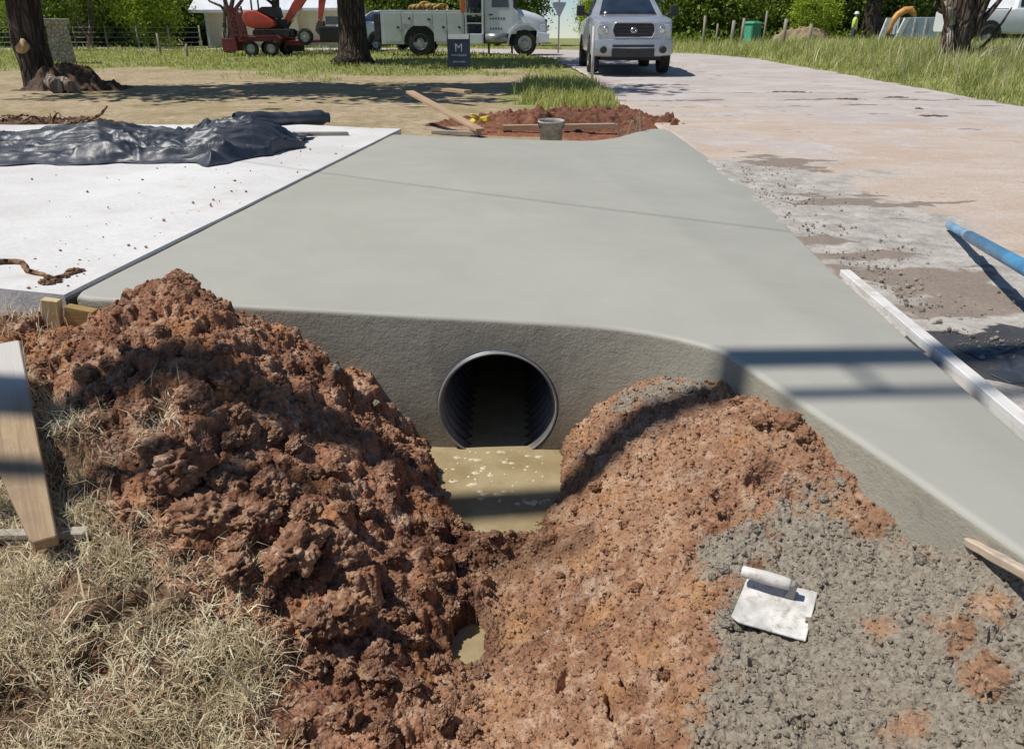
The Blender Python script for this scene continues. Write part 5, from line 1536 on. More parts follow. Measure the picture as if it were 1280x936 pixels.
m = MB(); m.box((ux_(1106), .5, uz_(25)), (1.0, .1, .2)); m.box((ux_(1108), .3, uz_(46)), (1.0, 1.0, .2)); m.box((ux_(1108), .9, uz_(36)), (.7, .1, 1.0)); m.build('deck', M_DARK, UT)
for px in (1140, 1172): wheel(UT, ux_(px), .1, .36, .22, -1)
m = MB(); P = [(ux_(px), .1, uz_(py)) for px, py in [(1108, 46), (1110, 36), (1112, 28), (1117, 19), (1125, 13), (1132, 12), (1137, 18), (1138, 23)]]
m.tube(P, [.13, .15, .16, .17, .17, .16, .13, .10], 8)
tag(m.build('digger_arm', simple('faded_orange', (.62, .30, .07), .5, var=.2), None, (p_.x, UY, UZ)), 'curved orange digger arm carried on the pale utility trailer', 'digger arm')

# ================================================================== HOUSE
HY = 50.0
p_ = at_y(330, 61, HY); HZ = ground_z(p_.x, HY) - .05
def hx_(px): return (px - 330) / 961 * (HY * CP + .4)
def hz_(py): return CAM_Z + HY * math.tan(math.atan((468 - py) / FPX) - PITCH) - HZ
HS = thing('house', 'small cream sided house with a white metal roof behind the trailer', 'house', (p_.x, HY, HZ))
t = NT('cream_siding')
zz = t.sep(t.coord('Object'))[2]
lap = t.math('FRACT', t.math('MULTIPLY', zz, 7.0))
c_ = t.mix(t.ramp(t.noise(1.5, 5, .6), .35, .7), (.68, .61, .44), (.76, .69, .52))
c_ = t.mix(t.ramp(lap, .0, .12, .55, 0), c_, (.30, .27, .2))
M_SID = t.done(t.pbsdf(c_, .7, 0, t.bump(lap, .5, .02)))
t = NT('white_metal_roof')
xx = t.sep(t.coord('Object'))[0]
rb_ = t.math('FRACT', t.math('MULTIPLY', xx, 2.5))
c_ = t.mix(t.ramp(t.noise(1.2, 5, .6), .35, .7), (.66, .68, .72), (.76, .77, .80))
M_ROOF = t.done(t.pbsdf(c_, .45, 0, t.bump(t.ramp(rb_, 0, .1), .6, .03)))
ev = hz_(13)
m = MB(); m.prism([(hx_(262), 0), (hx_(375), 0), (hx_(375), ev), (hx_(262), ev)], 'y', 0, 6.5); m.build('wall', M_SID, HS)
m = MB(); m.prism([(-.55, ev - .16), (3.25, ev + 1.75), (7.05, ev - .16), (7.05, ev), (3.25, ev + 1.93), (-.55, ev)], 'x', hx_(247), hx_(380)); m.build('roof', M_ROOF, HS)
m = MB(); m.prism([(hx_(375) + .004, 0), (hx_(432), 0), (hx_(432), ev + .1), (hx_(375) + .004, ev + .1)], 'y', .6, 6.0); m.build('wing_wall', M_SID, HS)
m = MB(); m.prism([(.05, ev - .02), (3.3, ev + 1.3), (6.6, ev - .02), (6.6, ev + .12), (3.3, ev + 1.45), (.05, ev + .12)], 'x', hx_(382), hx_(438)); m.build('wing_roof', M_ROOF, HS)
m = MB(); m.box((hx_(262) + .06, -.02, ev / 2), (.14, .06, ev)); m.box((hx_(398), .58, ev / 2), (.14, .06, ev)); m.build('corner_board', simple('white_panel', (.72, .72, .70), .5), HS)
for px, y_ in ((415, .585), (345, -.015)):
    m = MB(); m.box((hx_(px), y_, ev * .62), (.9, .04, 1.1)); wn_ = m.build('window', simple('white_panel', (.72, .72, .70), .5), HS)
    m = MB(); m.box((hx_(px), y_ - .025, ev * .62 + .26), (.76, .02, .44)); m.box((hx_(px), y_ - .025, ev * .62 - .26), (.76, .02, .44)); m.build('pane', M_GLASS, wn_)
m = MB(); m.box((hx_(300), -.02, .98), (.95, .06, 1.95)); m.build('door', simple('brown_door', (.14, .09, .06), .6), HS)

# ================================================================== SMALLER THINGS
# brown stone pillar on the lawn
PYL = 27.0
p_ = at_y(81, 79, PYL); z0 = ground_z(p_.x, PYL)
t = NT('pillar_stone')
v_ = t.voro(8.0, 'DISTANCE_TO_EDGE'); cc = t.voro(8.0, 'F1', out='Color')
c_ = t.mix(t.ramp(t.noise(3, 5, .6), .35, .65), (.33, .29, .24), (.45, .40, .335)); c_ = t.mix(.12, c_, cc, 'SOFT_LIGHT')
c_ = t.mix(t.ramp(v_, 0, .05, .5, 0), c_, (.28, .245, .205))
M_STONE = t.done(t.pbsdf(c_, .9, 0, t.bump(t.ramp(v_, 0, .08), .9, .04)))
PL = thing('stone_pillar', 'stout tapered stone gate pillar standing alone on the lawn', 'pillar', (p_.x, PYL, z0), R(28))
m = MB(); m.loft([[(-w_, -w_, h), (w_, -w_, h), (w_, w_, h), (-w_, w_, h)] for w_, h in ((.36, -.1), (.33, .4), (.30, 1.15))], smooth=False); m.build('shaft', M_STONE, PL)
m = MB(); m.box((0, 0, 1.23), (.76, .76, .16), None, .04); m.build('cap', M_STONE, PL)
# yard sign
SY_ = 23.4
p_ = at_y(574, 87, SY_); z0 = ground_z(p_.x, SY_)
k_ = 1 / 43.6
SG = thing('yard_sign', 'navy blue yard sign with white top band on thin legs before the work truck', 'sign', (p_.x, SY_, z0))
NAVY = simple('navy_panel', (.028, .042, .088), .45, var=.1)
m = MB(); m.box((0, 0, (87 - 64) * k_), (28 * k_, .012, 37 * k_), None, .003); m.build('panel', NAVY, SG)
m = MB(); m.box((0, -.009, (87 - 48.2) * k_), (25.5 * k_, .006, 5.6 * k_)); m.build('top_band', simple('sign_white', (.78, .80, .82), .5, var=.04), SG)
m = MB()
for s in (-1, 1): m.box((s * 13.2 * k_, .012, (87 - 66) * k_), (.018, .018, 42 * k_ + .2))
m.build('leg', simple('sign_leg', (.10, .11, .12), .5, .5), SG)
PRT = simple('sign_print', (.50, .54, .60), .5, var=.1)
fc = bpy.data.curves.new('letter_tmp', 'FONT'); fc.body = 'M'; fc.size = 13 * k_; fc.align_x = 'CENTER'; fc.extrude = .002
fo = bpy.data.objects.new('letter_tmp', fc); COL.objects.link(fo)
fm_ = bpy.data.meshes.new_from_object(fo.evaluated_get(bpy.context.evaluated_depsgraph_get())); bpy.data.objects.remove(fo)
fm_.materials.clear(); fm_.materials.append(PRT); fm_.name = 'letter'
lo = link(bpy.data.objects.new('letter', fm_), SG); lo.location = (0, -.010, (87 - 65.0) * k_); lo.rotation_euler = (R(90), 0, 0)
for z_, n_, wd, hh_ in ((69, 8, 19, 2.4), (76.5, 7, 15, 2.2)):
    m = MB()
    for i in range(n_):
        x_ = (-wd / 2 + wd * (i + .5) / n_) * k_
        m.box((x_ - .011, -.008, (87 - z_) * k_), (.011, .004, hh_ * k_)); m.box((x_ + .010, -.008, (87 - z_) * k_ - .008), (.011, .004, hh_ * k_ * .6)); m.box((x_, -.008, (87 - z_) * k_ + .012), (.022, .004, .010))
    m.build('print', PRT, SG)
# back of a road sign
VY = 36.0
p_ = at_y(698, 62, VY); z0 = ground_z(p_.x, VY)
VS = thing('road_sign', 'grey back of a triangular road sign on a thin post in the sky gap', 'road sign', (p_.x, VY, z0))
zt = at_y(698, 21, VY).z - z0
m = MB(); m.box((0, .03, 1.3), (.06, .05, 2.8)); m.build('post', simple('grey_metal', (.35, .35, .35), .5, .4), VS)
m = MB(); m.prism([(-.04, zt), (.04, zt), (.29, zt + .50), (.26, zt + .55), (-.26, zt + .55), (-.29, zt + .50)], 'y', 0, .012, .002); m.build('sign_plate', simple('aluminium_back', (.40, .43, .47), .4, .5), VS)
# thin pale post before the pickup
p_ = at_y(740, 97, 18.9); z0 = ground_z(p_.x, 18.9)
m = MB(); m.tube([(0, 0, -.2), (0, 0, at_y(740, 33, 18.9).z - z0)], .036, 10)
tag(m.build('marker_post', simple('pale_post', (.52, .50, .46), .6, var=.3, nscale=4), None, (p_.x, 18.9, z0)), 'thin pale post standing beside the silver pickup', 'post')
# bucket by the slab's far edge
p_ = at_slab(690, 174); BZ = -.10
BK = thing('bucket', 'dirty grey bucket standing at the far edge of the slab', 'bucket', (p_.x, p_.y + .22, BZ), 0, None, .86)
M_BKT = simple('muddy_plastic', (.40, .375, .335), .65, var=.35, nscale=9, dirt=((.20, .14, .10), .9))
m = MB(); m.lathe([(.115, 0), (.125, .01), (.150, .27), (.160, .272), (.160, .30), (.150, .30), (.142, .27), (.118, .02), (.001, .02)], 30, Matrix.Rotation(R(4), 4, 'X'), cap=False); m.build('pail', M_BKT, BK)
m = MB(); m.tube([(.158 * math.cos(a), .158 * math.sin(a) * .25 - .10, .28 + .0 - .12 * math.sin(a)) for a in np.linspace(0, math.pi, 14)], .005, 6); m.build('handle', M_BLACK, BK)
# lumber beyond the slab
p0_, p1_ = at_y(512, 117, 10.3), at_y(600, 165, 8.95)
board('plank', p0_, p1_, .11, .035, W_TAN, 'tan plank leaning down from the red heap to the slab edge', 'plank', bev=.004)
a_, b_ = at(628, 161, -.05), at(770, 162, -.05)
board('plank', a_ + Vector((0, .1, -.03)), b_ + Vector((0, .1, 0)), .09, .06, W_TAN, 'long tan plank lying flat behind the grey bucket', 'plank')
a_, b_ = at(540, 168, -.07), at(600, 170, -.07)
board('plank', a_ + Vector((0, .06, 0)), b_ + Vector((0, .06, 0)), .08, .04, W_GREY, 'short grey plank at the far slab edge left of the bucket', 'plank')
a_, b_ = at(543, 113, .12), at(585, 117, .12)
board('plank', a_, b_, .14, .05, W_TAN, 'tan plank half buried on top of the red heap', 'plank')
M_YEL = simple('yellow_tape', (.66, .50, .05), .6, var=.1)
for i, (px, py, L, rot, lab) in enumerate([(592, 158, .15, 1.35, 'crumpled yellow plastic ribbon against the tan plank'), (606, 155, .10, .2, 'yellow plastic scrap on the soil right of the tan plank')]):
    p_ = at(px, py, 0.0); NG = 16
    u_, v_ = np.meshgrid(np.linspace(-1, 1, NG), np.linspace(-1, 1, 4), indexing='ij')
    X_ = u_ * L * .5 * math.cos(rot) - v_ * .035 * math.sin(rot); Zz_ = np.abs(u_ * L * .5 * math.sin(rot) + v_ * .035 * math.cos(rot) + L * .3) + .02
    Vv = np.stack([p_.x + X_ + .03 * np.sin(u_ * 4), p_.y + .05 * np.sin(u_ * 5 + v_), p_.z + Zz_], -1)
    o = mesh_np('yellow_ribbon', Vv.reshape(-1, 3), grid_faces(NG, 4), M_YEL); sm_ = o.modifiers.new('thickness', 'SOLIDIFY'); sm_.thickness = .003
    tag(o, lab, 'ribbon')
for i, (px, h_, lean) in enumerate([(797, .16, .02), (803, .22, -.03), (786, .14, .05), (776, .11, -.04)]):
    p_ = at(px, 166 + i, -.06)
    lab = ['thick splintered stake at the far corner of the slab', 'tallest thin stake at the far corner of the slab', 'short leaning stake near the far corner of the slab', 'shortest stake stub before the red heap'][i]
    board('survey_stake', (p_.x, p_.y + .1, -.12), (p_.x + lean, p_.y + .1, -.06 + h_), .03 if i != 1 else .02, .02, W_TAN, lab, 'stake', up=Vector((0, -1, 0)))

# ------------------------------------------------------------------ heaps further back
def mound(name, cx, cy, rx, ry, h, mat, label, cat, seed, n=90, rough=.35, sc=1.0, base=None, wet=.2, grey=0.0):
    u_, v_ = np.meshgrid(np.linspace(-1, 1, n), np.linspace(-1, 1, n), indexing='ij')
    X = cx + u_ * rx; Y = cy + v_ * ry
    d = np.hypot(u_, v_) + fbm(X, Y, 1.5 / sc, 3, seed) * (.35 if base is None else .75)
    e = sstep(1.0, .15, d)
    rr = (1 - np.abs(fbm(X, Y, 2.6 / sc, 4, seed + 3)) * 2.2)
    Zz = e * h * (.75 + rough * np.clip(rr, -1, 1)) + fbm(X, Y, 6 / sc, 4, seed + 5) * .07 * sc * np.sqrt(e) + np.clip(fbm(X, Y, 11 / sc, 2, seed + 8), 0, 1) * .08 * sc * np.sqrt(e)
    zb = far_z(X, Y) if base is None else base
    Zz = Zz + zb - .05 + .03 * (e > .02)
    o = mesh_np(name, np.stack([X, Y, Zz], -1).reshape(-1, 3), grid_faces(n, n), mat, attrs={'grey': np.full(n * n, grey), 'wet': np.clip(wet + fbm(X, Y, 2, 3, seed + 7).ravel() * .5, 0, 1)})
    return tag(o, label, cat)
M_RED_F = dirt_mat('soil_red_far', ((.17, .066, .038), (.27, .115, .068), (.38, .19, .12)), CONC_GREY)
M_BRN_F = dirt_mat('soil_brown_far', ((.10, .062, .042), (.19, .115, .075), (.30, .20, .14)), CONC_GREY)
M_TAN_F = dirt_mat('soil_tan_far', ((.30, .23, .13), (.42, .33, .20), (.48, .40, .27)), CONC_GREY)
mound('dirt_pile', .85, 10.5, 2.1, 1.2, .15, M_RED_F, 'long low heap of dark red earth beyond the far edge of the slab', 'dirt pile', 201, 220, .5)
mound('dirt_pile', -5.2, 9.2, 1.5, .55, .16, M_BRN_F, 'brown heap of earth and roots behind the black plastic', 'dirt pile', 220, 170, .25, .55)
p_ = at_y(92, 106, 16.6)
mound('dirt_pile', p_.x, 16.7, 1.15, .8, .42, M_BRN_F, 'dark brown root heap beside the foot of the leaning tree', 'dirt pile', 230, 120, .5, wet=.5)
p_ = at_y(1018, 52, 50)
mound('dirt_pile', p_.x, 51, 2.9, 1.6, 1.15, M_TAN_F, 'distant tan mound of spoil left of the worker', 'dirt pile', 240, 90, .12, 2.2)
for i, (px, py, rx, ry) in enumerate([(835, 152, .10, .07), (842, 155, .07, .06), (1060, 126, .30, .10), (1120, 124, .22, .08), (1165, 145, .24, .09), (985, 118, .5, .14), (1150, 137, .12, .08)]):
    p_ = at(px, py, prof(12) * 1.0)
    lab = ['red clod at the far right corner of the slab', 'small red clod beside the far slab corner', 'flat brown clod on the dusty road nearest the verge middle', 'flattened dark clod on the road before the verge', 'isolated dark clod farther right on the dusty road', 'wide low smear of brown earth across the road', 'tiny brown clod between two larger ones on the road'][i]
    mound('dirt_clod', p_.x, p_.y, rx, ry, .10 if i < 2 else .018, M_BRN_F if i > 1 else M_RED_F, lab, 'clod', 260 + i * 11, 36, .5, .4 if i < 2 else .15, base=road_z(0, p_.y) + .02)
M_LOG = bark_mat('pale_log', (.24, .18, .13), (.50, .43, .36))
for a_, b_, r_, lab in (((62, 101), (72, 106), .13, 'pale cut log end beside the dark root heap'), ((78, 103), (92, 113), .12, 'pale split log lying before the dark root heap')):
    q0, q1 = at_y(*a_, 16.2), at_y(*b_, 15.6); z_ = ground_z(q0.x, 16)
    m = MB(); m.tube([(q0.x, q0.y, z_ + .18), ((q0.x + q1.x) / 2, (q0.y + q1.y) / 2, z_ + .14), (q1.x, q1.y, z_ + .10)], [r_, r_ * .95, r_ * 1.05], 12, jit=.08)
    tag(m.build('log', M_LOG), lab, 'log')
def branch(P, r0, r1, label, mat=M_ROOT):
    m = MB(); Q = []
    P = [Vector(p) for p in P]
    for a_, b_ in zip(P, P[1:]):
        L = (b_ - a_).length
        for k in range(4): Q.append(a_.lerp(b_, k / 4) + Vector((random.uniform(-1, 1), random.uniform(-1, 1), random.uniform(-1, 1))) * L * .04)
    Q.append(P[-1])
    m.tube(Q, [r0 + (r1 - r0) * i / (len(Q) - 1) for i in range(len(Q))], 7, jit=.1)
    return tag(m.build('branch', mat), label, 'branch')
gzb = ground_z(-5, 9.2)
branch([at_y(64, 165, 8.9), at_y(110, 152, 8.9), at_y(127, 142, 8.9), at_y(134, 133, 8.9)], .028, .010, 'dark curved branch sticking up behind the black plastic')
branch([at_y(64, 166, 9.0), at_y(66, 150, 9.0), at_y(72, 141, 9.0)], .022, .008, 'short upright branch stub in the brown root heap')
branch([at_y(-10, 152, 9.1), at_y(30, 143, 9.1), at_y(55, 150, 9.0)], .02, .008, 'thin branch arching over the brown root heap at the far left')
branch([at_y(70, 168, 8.8), at_y(84, 152, 8.9), at_y(68, 140, 9.1)], .02, .008, 'forked pale branch standing in the brown root heap', M_LOG)

rb3 = random.Random(17)
for i in range(16):
    px = rb3.uniform(-20, 112); q0 = at_y(px, 158 + rb3.uniform(-6, 6), 9.05 + rb3.uniform(-.2, .2)); a_ = rb3.uniform(0, 6.28); L = rb3.uniform(.12, .4)
    branch([q0, q0 + Vector((math.cos(a_) * L * .5, math.sin(a_) * L * .2, rb3.uniform(.02, .12))), q0 + Vector((math.cos(a_) * L, math.sin(a_) * L * .3, rb3.uniform(-.02, .16)))], rb3.uniform(.008, .018), .004, 'short brown root sticking out of the heap behind the black plastic')['group'] = 'roots in the brown heap'

# green cabinet, fence posts
GYc = 46.0
p_ = at_y(938, 50, GYc); z0 = ground_z(p_.x, GYc); ks = (GYc * CP + .4) / FPX
GC = thing('portable_toilet', 'bright green portable cabin standing among the posts across the road', 'portable toilet', (p_.x, GYc, z0), R(38), None, .72)
GRN = simple('green_plastic', (.025, .19, .10), .45, var=.12)
m = MB(); m.box((0, 0, .75), (1.0, 1.0, 1.7), None, .03); m.build('cabin', GRN, GC)
m = MB(); m.loft([[(-w_, -w_, h), (w_, -w_, h), (w_, w_, h), (-w_, w_, h)] for w_, h in ((.54, 1.6), (.54, 1.66), (.42, 1.76), (.15, 1.80))], smooth=False); m.build('roof', simple('green_roof', (.06, .36, .22), .4), GC)
m = MB(); m.box((-.505, 0, .72), (.03, .74, 1.45), None, .01); dr = m.build('door', simple('green_door_lit', (.10, .42, .26), .4), GC)  # door paler than the cabin: sunlit left side painted into its colour
m = MB(); m.box((-.53, .28, .75), (.03, .05, .14), None, .005); m.build('handle', M_BLACK, dr)
W_POST = wood_mat('fence_post', (.36, .31, .26), (.22, .19, .15))
for i, (px, pt, Y, r_, lab) in enumerate([(914, 26, 46, .10, 'pale thick fence post left of the green cabin'), (926, 23, 44, .08, 'pale thin fence post touching the green cabin'), (953, 14, 42, .05, 'tall grey pole right of the green cabin'),
                                          (978, 24, 40, .09, 'wooden fence post before the tan mound'), (1010, 30, 39, .08, 'short fence post in front of the tan mound'), (878, 20, 44, .07, 'greyish post beside the tall grass left of the pale fence post'),
                                          (200, 42, 34, .05, 'thin dark stake under the bright green tree'), (233, 55, 32, .05, 'short thin stake on the lawn near the house'), (894, 30, 48, .06, 'faint grey post in the shade of the trees')]):
    p_ = at_y(px, 60, Y); z0 = ground_z(p_.x, Y); top_ = at_y(px, pt, Y).z
    m = MB(); m.tube([(0, 0, -.3), (random.uniform(-.02, .02), 0, (top_ - z0) * .5), (random.uniform(-.03, .03), 0, top_ - z0)], [r_, r_ * .95, r_ * .9], 9, jit=.05)
    tag(m.build('fence_post', W_POST, None, (p_.x, Y, z0)), lab, 'post')
# wire fence line at the back of the left lawn
for i in range(7):
    px = 95 + i * 26; Y = 46
    p_ = at_y(px, 60, Y); z0 = ground_z(p_.x, Y)
FW = thing('wire_fence', 'low grey wire fence running along the back of the lawn on the left', 'fence', (at_y(-60, 60, 46).x, 46, 0))
x1_ = at_y(252, 60, 46).x - FW.location.x
m = MB()
for z_ in (.15, .4, .65, .9, 1.15): m.tube([(0, 0, ground_z(-20, 46) + z_), (x1_, 0, ground_z(-20, 46) + z_)], .012, 5)
m.build('wire', simple('fence_wire', (.30, .31, .30), .5, .5), FW)
n_ = 9
for i in range(n_):
    m = MB(); x_ = x1_ * i / (n_ - 1); m.tube([(x_, .03, ground_z(-20, 46) - .3), (x_, .03, ground_z(-20, 46) + 1.25)], .045, 8); m.build('fence_post', W_POST, FW)

# ================================================================== WORKER
WY = 50.0
p_ = at_y(1064, 58, WY); z0 = ground_z(p_.x, WY)
def skin_layer(me_):
    # the skin layer is created with the modifier through bmesh
    b = bmesh.new(); b.from_mesh(me_)
    lay = b.verts.layers.skin.verify()
    return b, lay
def skin_body(name, verts, edges, radii, mat, parent, levels=1):
    b = bmesh.new(); lay = b.verts.layers.skin.verify()
    vs = [b.verts.new(v) for v in verts]
    for e in edges: b.edges.new((vs[e[0]], vs[e[1]]))
    for v, r_ in zip(vs, radii): v[lay].radius = r_ if isinstance(r_, tuple) else (r_, r_)
    vs[0][lay].use_root = True
    me_ = bpy.data.meshes.new(name); b.to_mesh(me_); b.free()
    o = bpy.data.objects.new(name, me_); COL.objects.link(o)
    o.modifiers.new('skin', 'SKIN')
    sb = o.modifiers.new('sub', 'SUBSURF'); sb.levels = levels; sb.render_levels = levels
    res = bpy.data.meshes.new_from_object(o.evaluated_get(bpy.context.evaluated_depsgraph_get()))
    bpy.data.objects.remove(o)
    res.name = name; res.materials.clear(); res.materials.append(mat)
    res.polygons.foreach_set('use_smooth', [True] * len(res.polygons))
    return link(bpy.data.objects.new(name, res), parent)

WK = thing('person', 'worker in lime yellow shirt, dark jeans and white hard hat standing on the far verge', 'person', (p_.x, WY, z0 + .02), R(-25))
SKIN = simple('skin_tone', (.45, .26, .18), .6, var=.05)
V = [(0, 0, .95), (0, 0, 1.15), (0, 0, 1.36), (0, 0, 1.47), (.01, 0, 1.58), (.03, 0, 1.70),
     (0, .10, .90), (.04, .11, .50), (.0, .12, .08), (.14, .13, .03), (0, -.10, .90), (-.02, -.11, .50), (-.06, -.12, .08), (.08, -.13, .03)]
E = [(0, 1), (1, 2), (2, 3), (3, 4), (4, 5), (0, 6), (6, 7), (7, 8), (8, 9), (0, 10), (10, 11), (11, 12), (12, 13)]
RD = [(.13, .16), (.12, .15), (.12, .17), .065, .09, .075, .10, .075, .055, .04, .10, .075, .055, .04]
for s in (1, -1):
    i0 = len(V)
    V += [(0, s * .20, 1.40), (-.02, s * .25, 1.12), (.10 if s > 0 else .06, s * .25, .90), (.16 if s > 0 else .10, s * .25, .84)]
    E += [(2, i0), (i0, i0 + 1), (i0 + 1, i0 + 2), (i0 + 2, i0 + 3)]
    RD += [.062, .045, .035, .036]
    hb = Vector(V[i0 + 3])
    for f in range(4):
        V += [tuple(hb + Vector((.05, s * (-.024 + .016 * f), -.045))), tuple(hb + Vector((.06, s * (-.024 + .016 * f), -.085)))]
        E += [(i0 + 3, i0 + 4 + 2 * f), (i0 + 4 + 2 * f, i0 + 5 + 2 * f)]; RD += [.009, .008]
    j0 = len(V); V += [tuple(hb + Vector((.045, -s * .04, .0))), tuple(hb + Vector((.075, -s * .045, -.03)))]; E += [(i0 + 2, j0), (j0, j0 + 1)]; RD += [.010, .009]
skin_body('body', V, E, RD, SKIN, WK)
def shell(name, rings, mat, n=18):
    m = MB(); m.loft([[(cx + a * math.cos(t_), cy + b_ * math.sin(t_), z_) for t_ in np.linspace(0, 2 * math.pi, n + 1)[:-1]] for cx, cy, z_, a, b_ in rings]); return m.build(name, mat, WK)
LIME = simple('lime_cloth', (.62, .74, .16), .8, var=.12, nscale=14)
shell('shirt', [(0, 0, .88, .17, .215), (0, 0, 1.05, .155, .20), (0, 0, 1.25, .16, .22), (0, 0, 1.38, .145, .235), (0, 0, 1.45, .10, .17), (0, 0, 1.49, .07, .08)], LIME)
for s in (1, -1):
    m = MB(); m.tube([(0, s * .17, 1.41), (0, s * .225, 1.34), (-.02, s * .255, 1.12), (.0, s * .255, 1.05)], [.085, .08, .066, .062], 12); m.build('sleeve', LIME, WK)
    m = MB()
    L_ = [(0, s * .10, .93), (.04 if s > 0 else -.02, s * .11, .50), (0 if s > 0 else -.06, s * .12, .09)]
    m.tube(L_, [.118, .092, .078], 14); m.build('trouser_leg', simple('dark_denim', (.035, .05, .075), .85), WK)
    m = MB(); fx_ = L_[2][0]; m.box((fx_ + .05, s * .125, .045), (.27, .10, .10), None, .03, 3); m.build('boot', simple('brown_boot', (.09, .055, .035), .7), WK)
m = MB(); Mh = Matrix.Translation((.025, 0, 1.66)); m.lathe([(.165, 0), (.168, .012), (.125, .02), (.122, .06), (.095, .115), (.05, .14), (.001, .147)], 24, Mh @ Matrix.Diagonal((1.08, .95, 1, 1)), cap=False); m.build('hard_hat', simple('hat_white', (.78, .78, .74), .35, var=.04), WK)
m = MB(); m.loft([[(.107, .02 * k_, 1.61 + .03 * q_) for k_, q_ in ((-1, -1), (1, -1), (1, 1), (-1, 1))], [(.145, .010 * k_, 1.602 + .012 * q_) for k_, q_ in ((-1, -1), (1, -1), (1, 1), (-1, 1))]]); m.build('nose', SKIN, WK)

# ================================================================== TREES
BARK_D = bark_mat('bark_dark', (.050, .036, .028), (.135, .105, .085))
BARK_G = bark_mat('bark_grey', (.16, .125, .10), (.36, .31, .265))
LEAF = [leaf_mat('leaf_mid', (.125, .19, .030), (.32, .41, .085)), leaf_mat('leaf_dark', (.070, .125, .024), (.20, .285, .058)), leaf_mat('leaf_bright', (.22, .32, .03), (.44, .54, .08))]
def crown(name, parent, cx, cy, cz, rx, ry, rz, nclump, per, size, mat, seed, zmin=.3, hollow=.45):
    r_ = np.random.default_rng(seed)
    d = r_.normal(size=(nclump * 3, 3)); d /= np.linalg.norm(d, axis=1)[:, None]
    rad = hollow + (1 - hollow) * r_.random(len(d)) ** .6
    c = d * rad[:, None] * np.array([rx, ry, rz]) + np.array([cx, cy, cz])
    lump = 1 + .35 * fbm(d[:, 0] * 2 + seed, d[:, 1] * 2 + d[:, 2], 1.3, 2, seed)
    c = (c - [cx, cy, cz]) * lump[:, None] + [cx, cy, cz]
    c = c[c[:, 2] > zmin][:nclump]
    cs = r_.uniform(.35, 1.0, len(c)) * min(rx, rz) * .26
    P = c[:, None, :] + r_.normal(0, 1, (len(c), per, 3)) * cs[:, None, None] * np.array([1, 1, .62])
    tint = np.clip(r_.normal(.45, .2, (len(c), 1)) + r_.normal(0, .2, (len(c), per)), 0, 1)
    P = P.reshape(-1, 3); tint = tint.ravel()
    k_ = P[:, 2] > .05; P = P[k_]; tint = tint[k_]
    Vv, Q = leaf_verts(P, size, r_)
    return mesh_np(name, Vv, Q, mat, parent, smooth=False, attrs={'tint': np.repeat(tint, 4)})
def trunk(parent, h, r0, seed, mat, limbs=6, lean=(0, 0), spread=2.2):
    rg2 = random.Random(seed); m = MB()
    P = [(lean[0] * k_ * k_ + rg2.uniform(-.06, .06), lean[1] * k_ * k_ + rg2.uniform(-.06, .06), h * k_) for k_ in np.linspace(0, 1, 8)]
    P[0] = (0, 0, -.25)
    m.tube(P, [r0 * 1.35] + [r0 * (1 - .68 * k_) for k_ in np.linspace(.08, 1, 7)], 12, jit=.06)
    for i in range(limbs):
        k_ = rg2.uniform(.35, .9); j = int(k_ * 7); b_ = Vector(P[j]); a = rg2.random() * 6.28; L = spread * rg2.uniform(.6, 1.2)
        d_ = Vector((math.cos(a), math.sin(a), rg2.uniform(.3, .9)))
        m.tube([b_, b_ + d_ * L * .4, b_ + d_ * L * .75 + Vector((0, 0, .2 * L)), b_ + d_ * L + Vector((0, 0, .5 * L))], [r0 * .38, r0 * .26, r0 * .16, r0 * .05], 7, jit=.08)
    return m.build('trunk', mat, parent)
def proto(name, label, cat, seed, h, r0, cz, rx, rz, leaf, bark, size=.26, nclump=120, per=55, zmin=.4, loc=(0, 0, 0)):
    t_ = thing(name, label, cat, loc)
    trunk(t_, h, r0, seed, bark, 7, spread=rx * .7)
    crown('crown', t_, 0, 0, cz, rx, rx * .9, rz, nclump, per, size, leaf, seed, zmin)
    return t_
GW = 'trees at the edge of the wood'
LBS = {'m': 'mid green leafy tree in the tree line at the back', 'd': 'dark green dense tree in the tree line at the back', 'b': 'bright yellow green young tree in the tree line at the back'}
PRO = {}
TREES = []
def T(k_, px, Y, s, az=None, label=None):
    x = (px - 640) / FPX * (Y * CP + .4)
    TREES.append((k_, x, Y, s, label))
rt = random.Random(44)
for px in range(-60, 250, 34):
    T('d', px + rt.uniform(-10, 10), rt.uniform(58, 66), rt.uniform(.9, 1.2))
for px, Y, s, k_ in [(20, 52, .8, 'm'), (-30, 50, .9, 'm'), (105, 54, .8, 'm'), (235, 62, .8, 'm'), (260, 68, 1.1, 'd'), (445, 62, .9, 'm'), (395, 72, 1.1, 'd'), (490, 60, .85, 'm'), (535, 64, .9, 'm'), (575, 62, .8, 'm'), (622, 62, .95, 'd'), (640, 66, .75, 'd'),
                 (790, 88, .9, 'm'), (778, 72, .8, 'm'), (800, 66, .8, 'm'), (850, 62, .95, 'd'), (885, 60, .9, 'm'), (905, 66, 1.0, 'd'), (935, 58, .9, 'm'), (970, 64, 1.0, 'm'), (995, 60, .85, 'm'), (1030, 66, 1.1, 'd'), (1050, 62, .8, 'm'), (1075, 64, .9, 'd'),
                 (1110, 66, 1.0, 'm'), (1135, 60, .8, 'd'), (1165, 64, 1.0, 'd'), (1205, 60, .9, 'd'), (1235, 66, 1.1, 'm'), (1270, 56, .9, 'm'), (1310, 60, 1.0, 'd'), (1350, 58, 1.0, 'm')]:
    T(k_, px, Y, s)
T('b', 193, 48, .8, label='bright yellow green young tree on the left lawn near the house')
T('b', 752, 60, .75, label='bright yellow green tree behind the silver pickup')
T('b', 742, 74, .6, label='small bright bushy tree at the right of the sky gap')
T('b', 1010, 52, .6, label='bright yellow green tree above the tan mound')
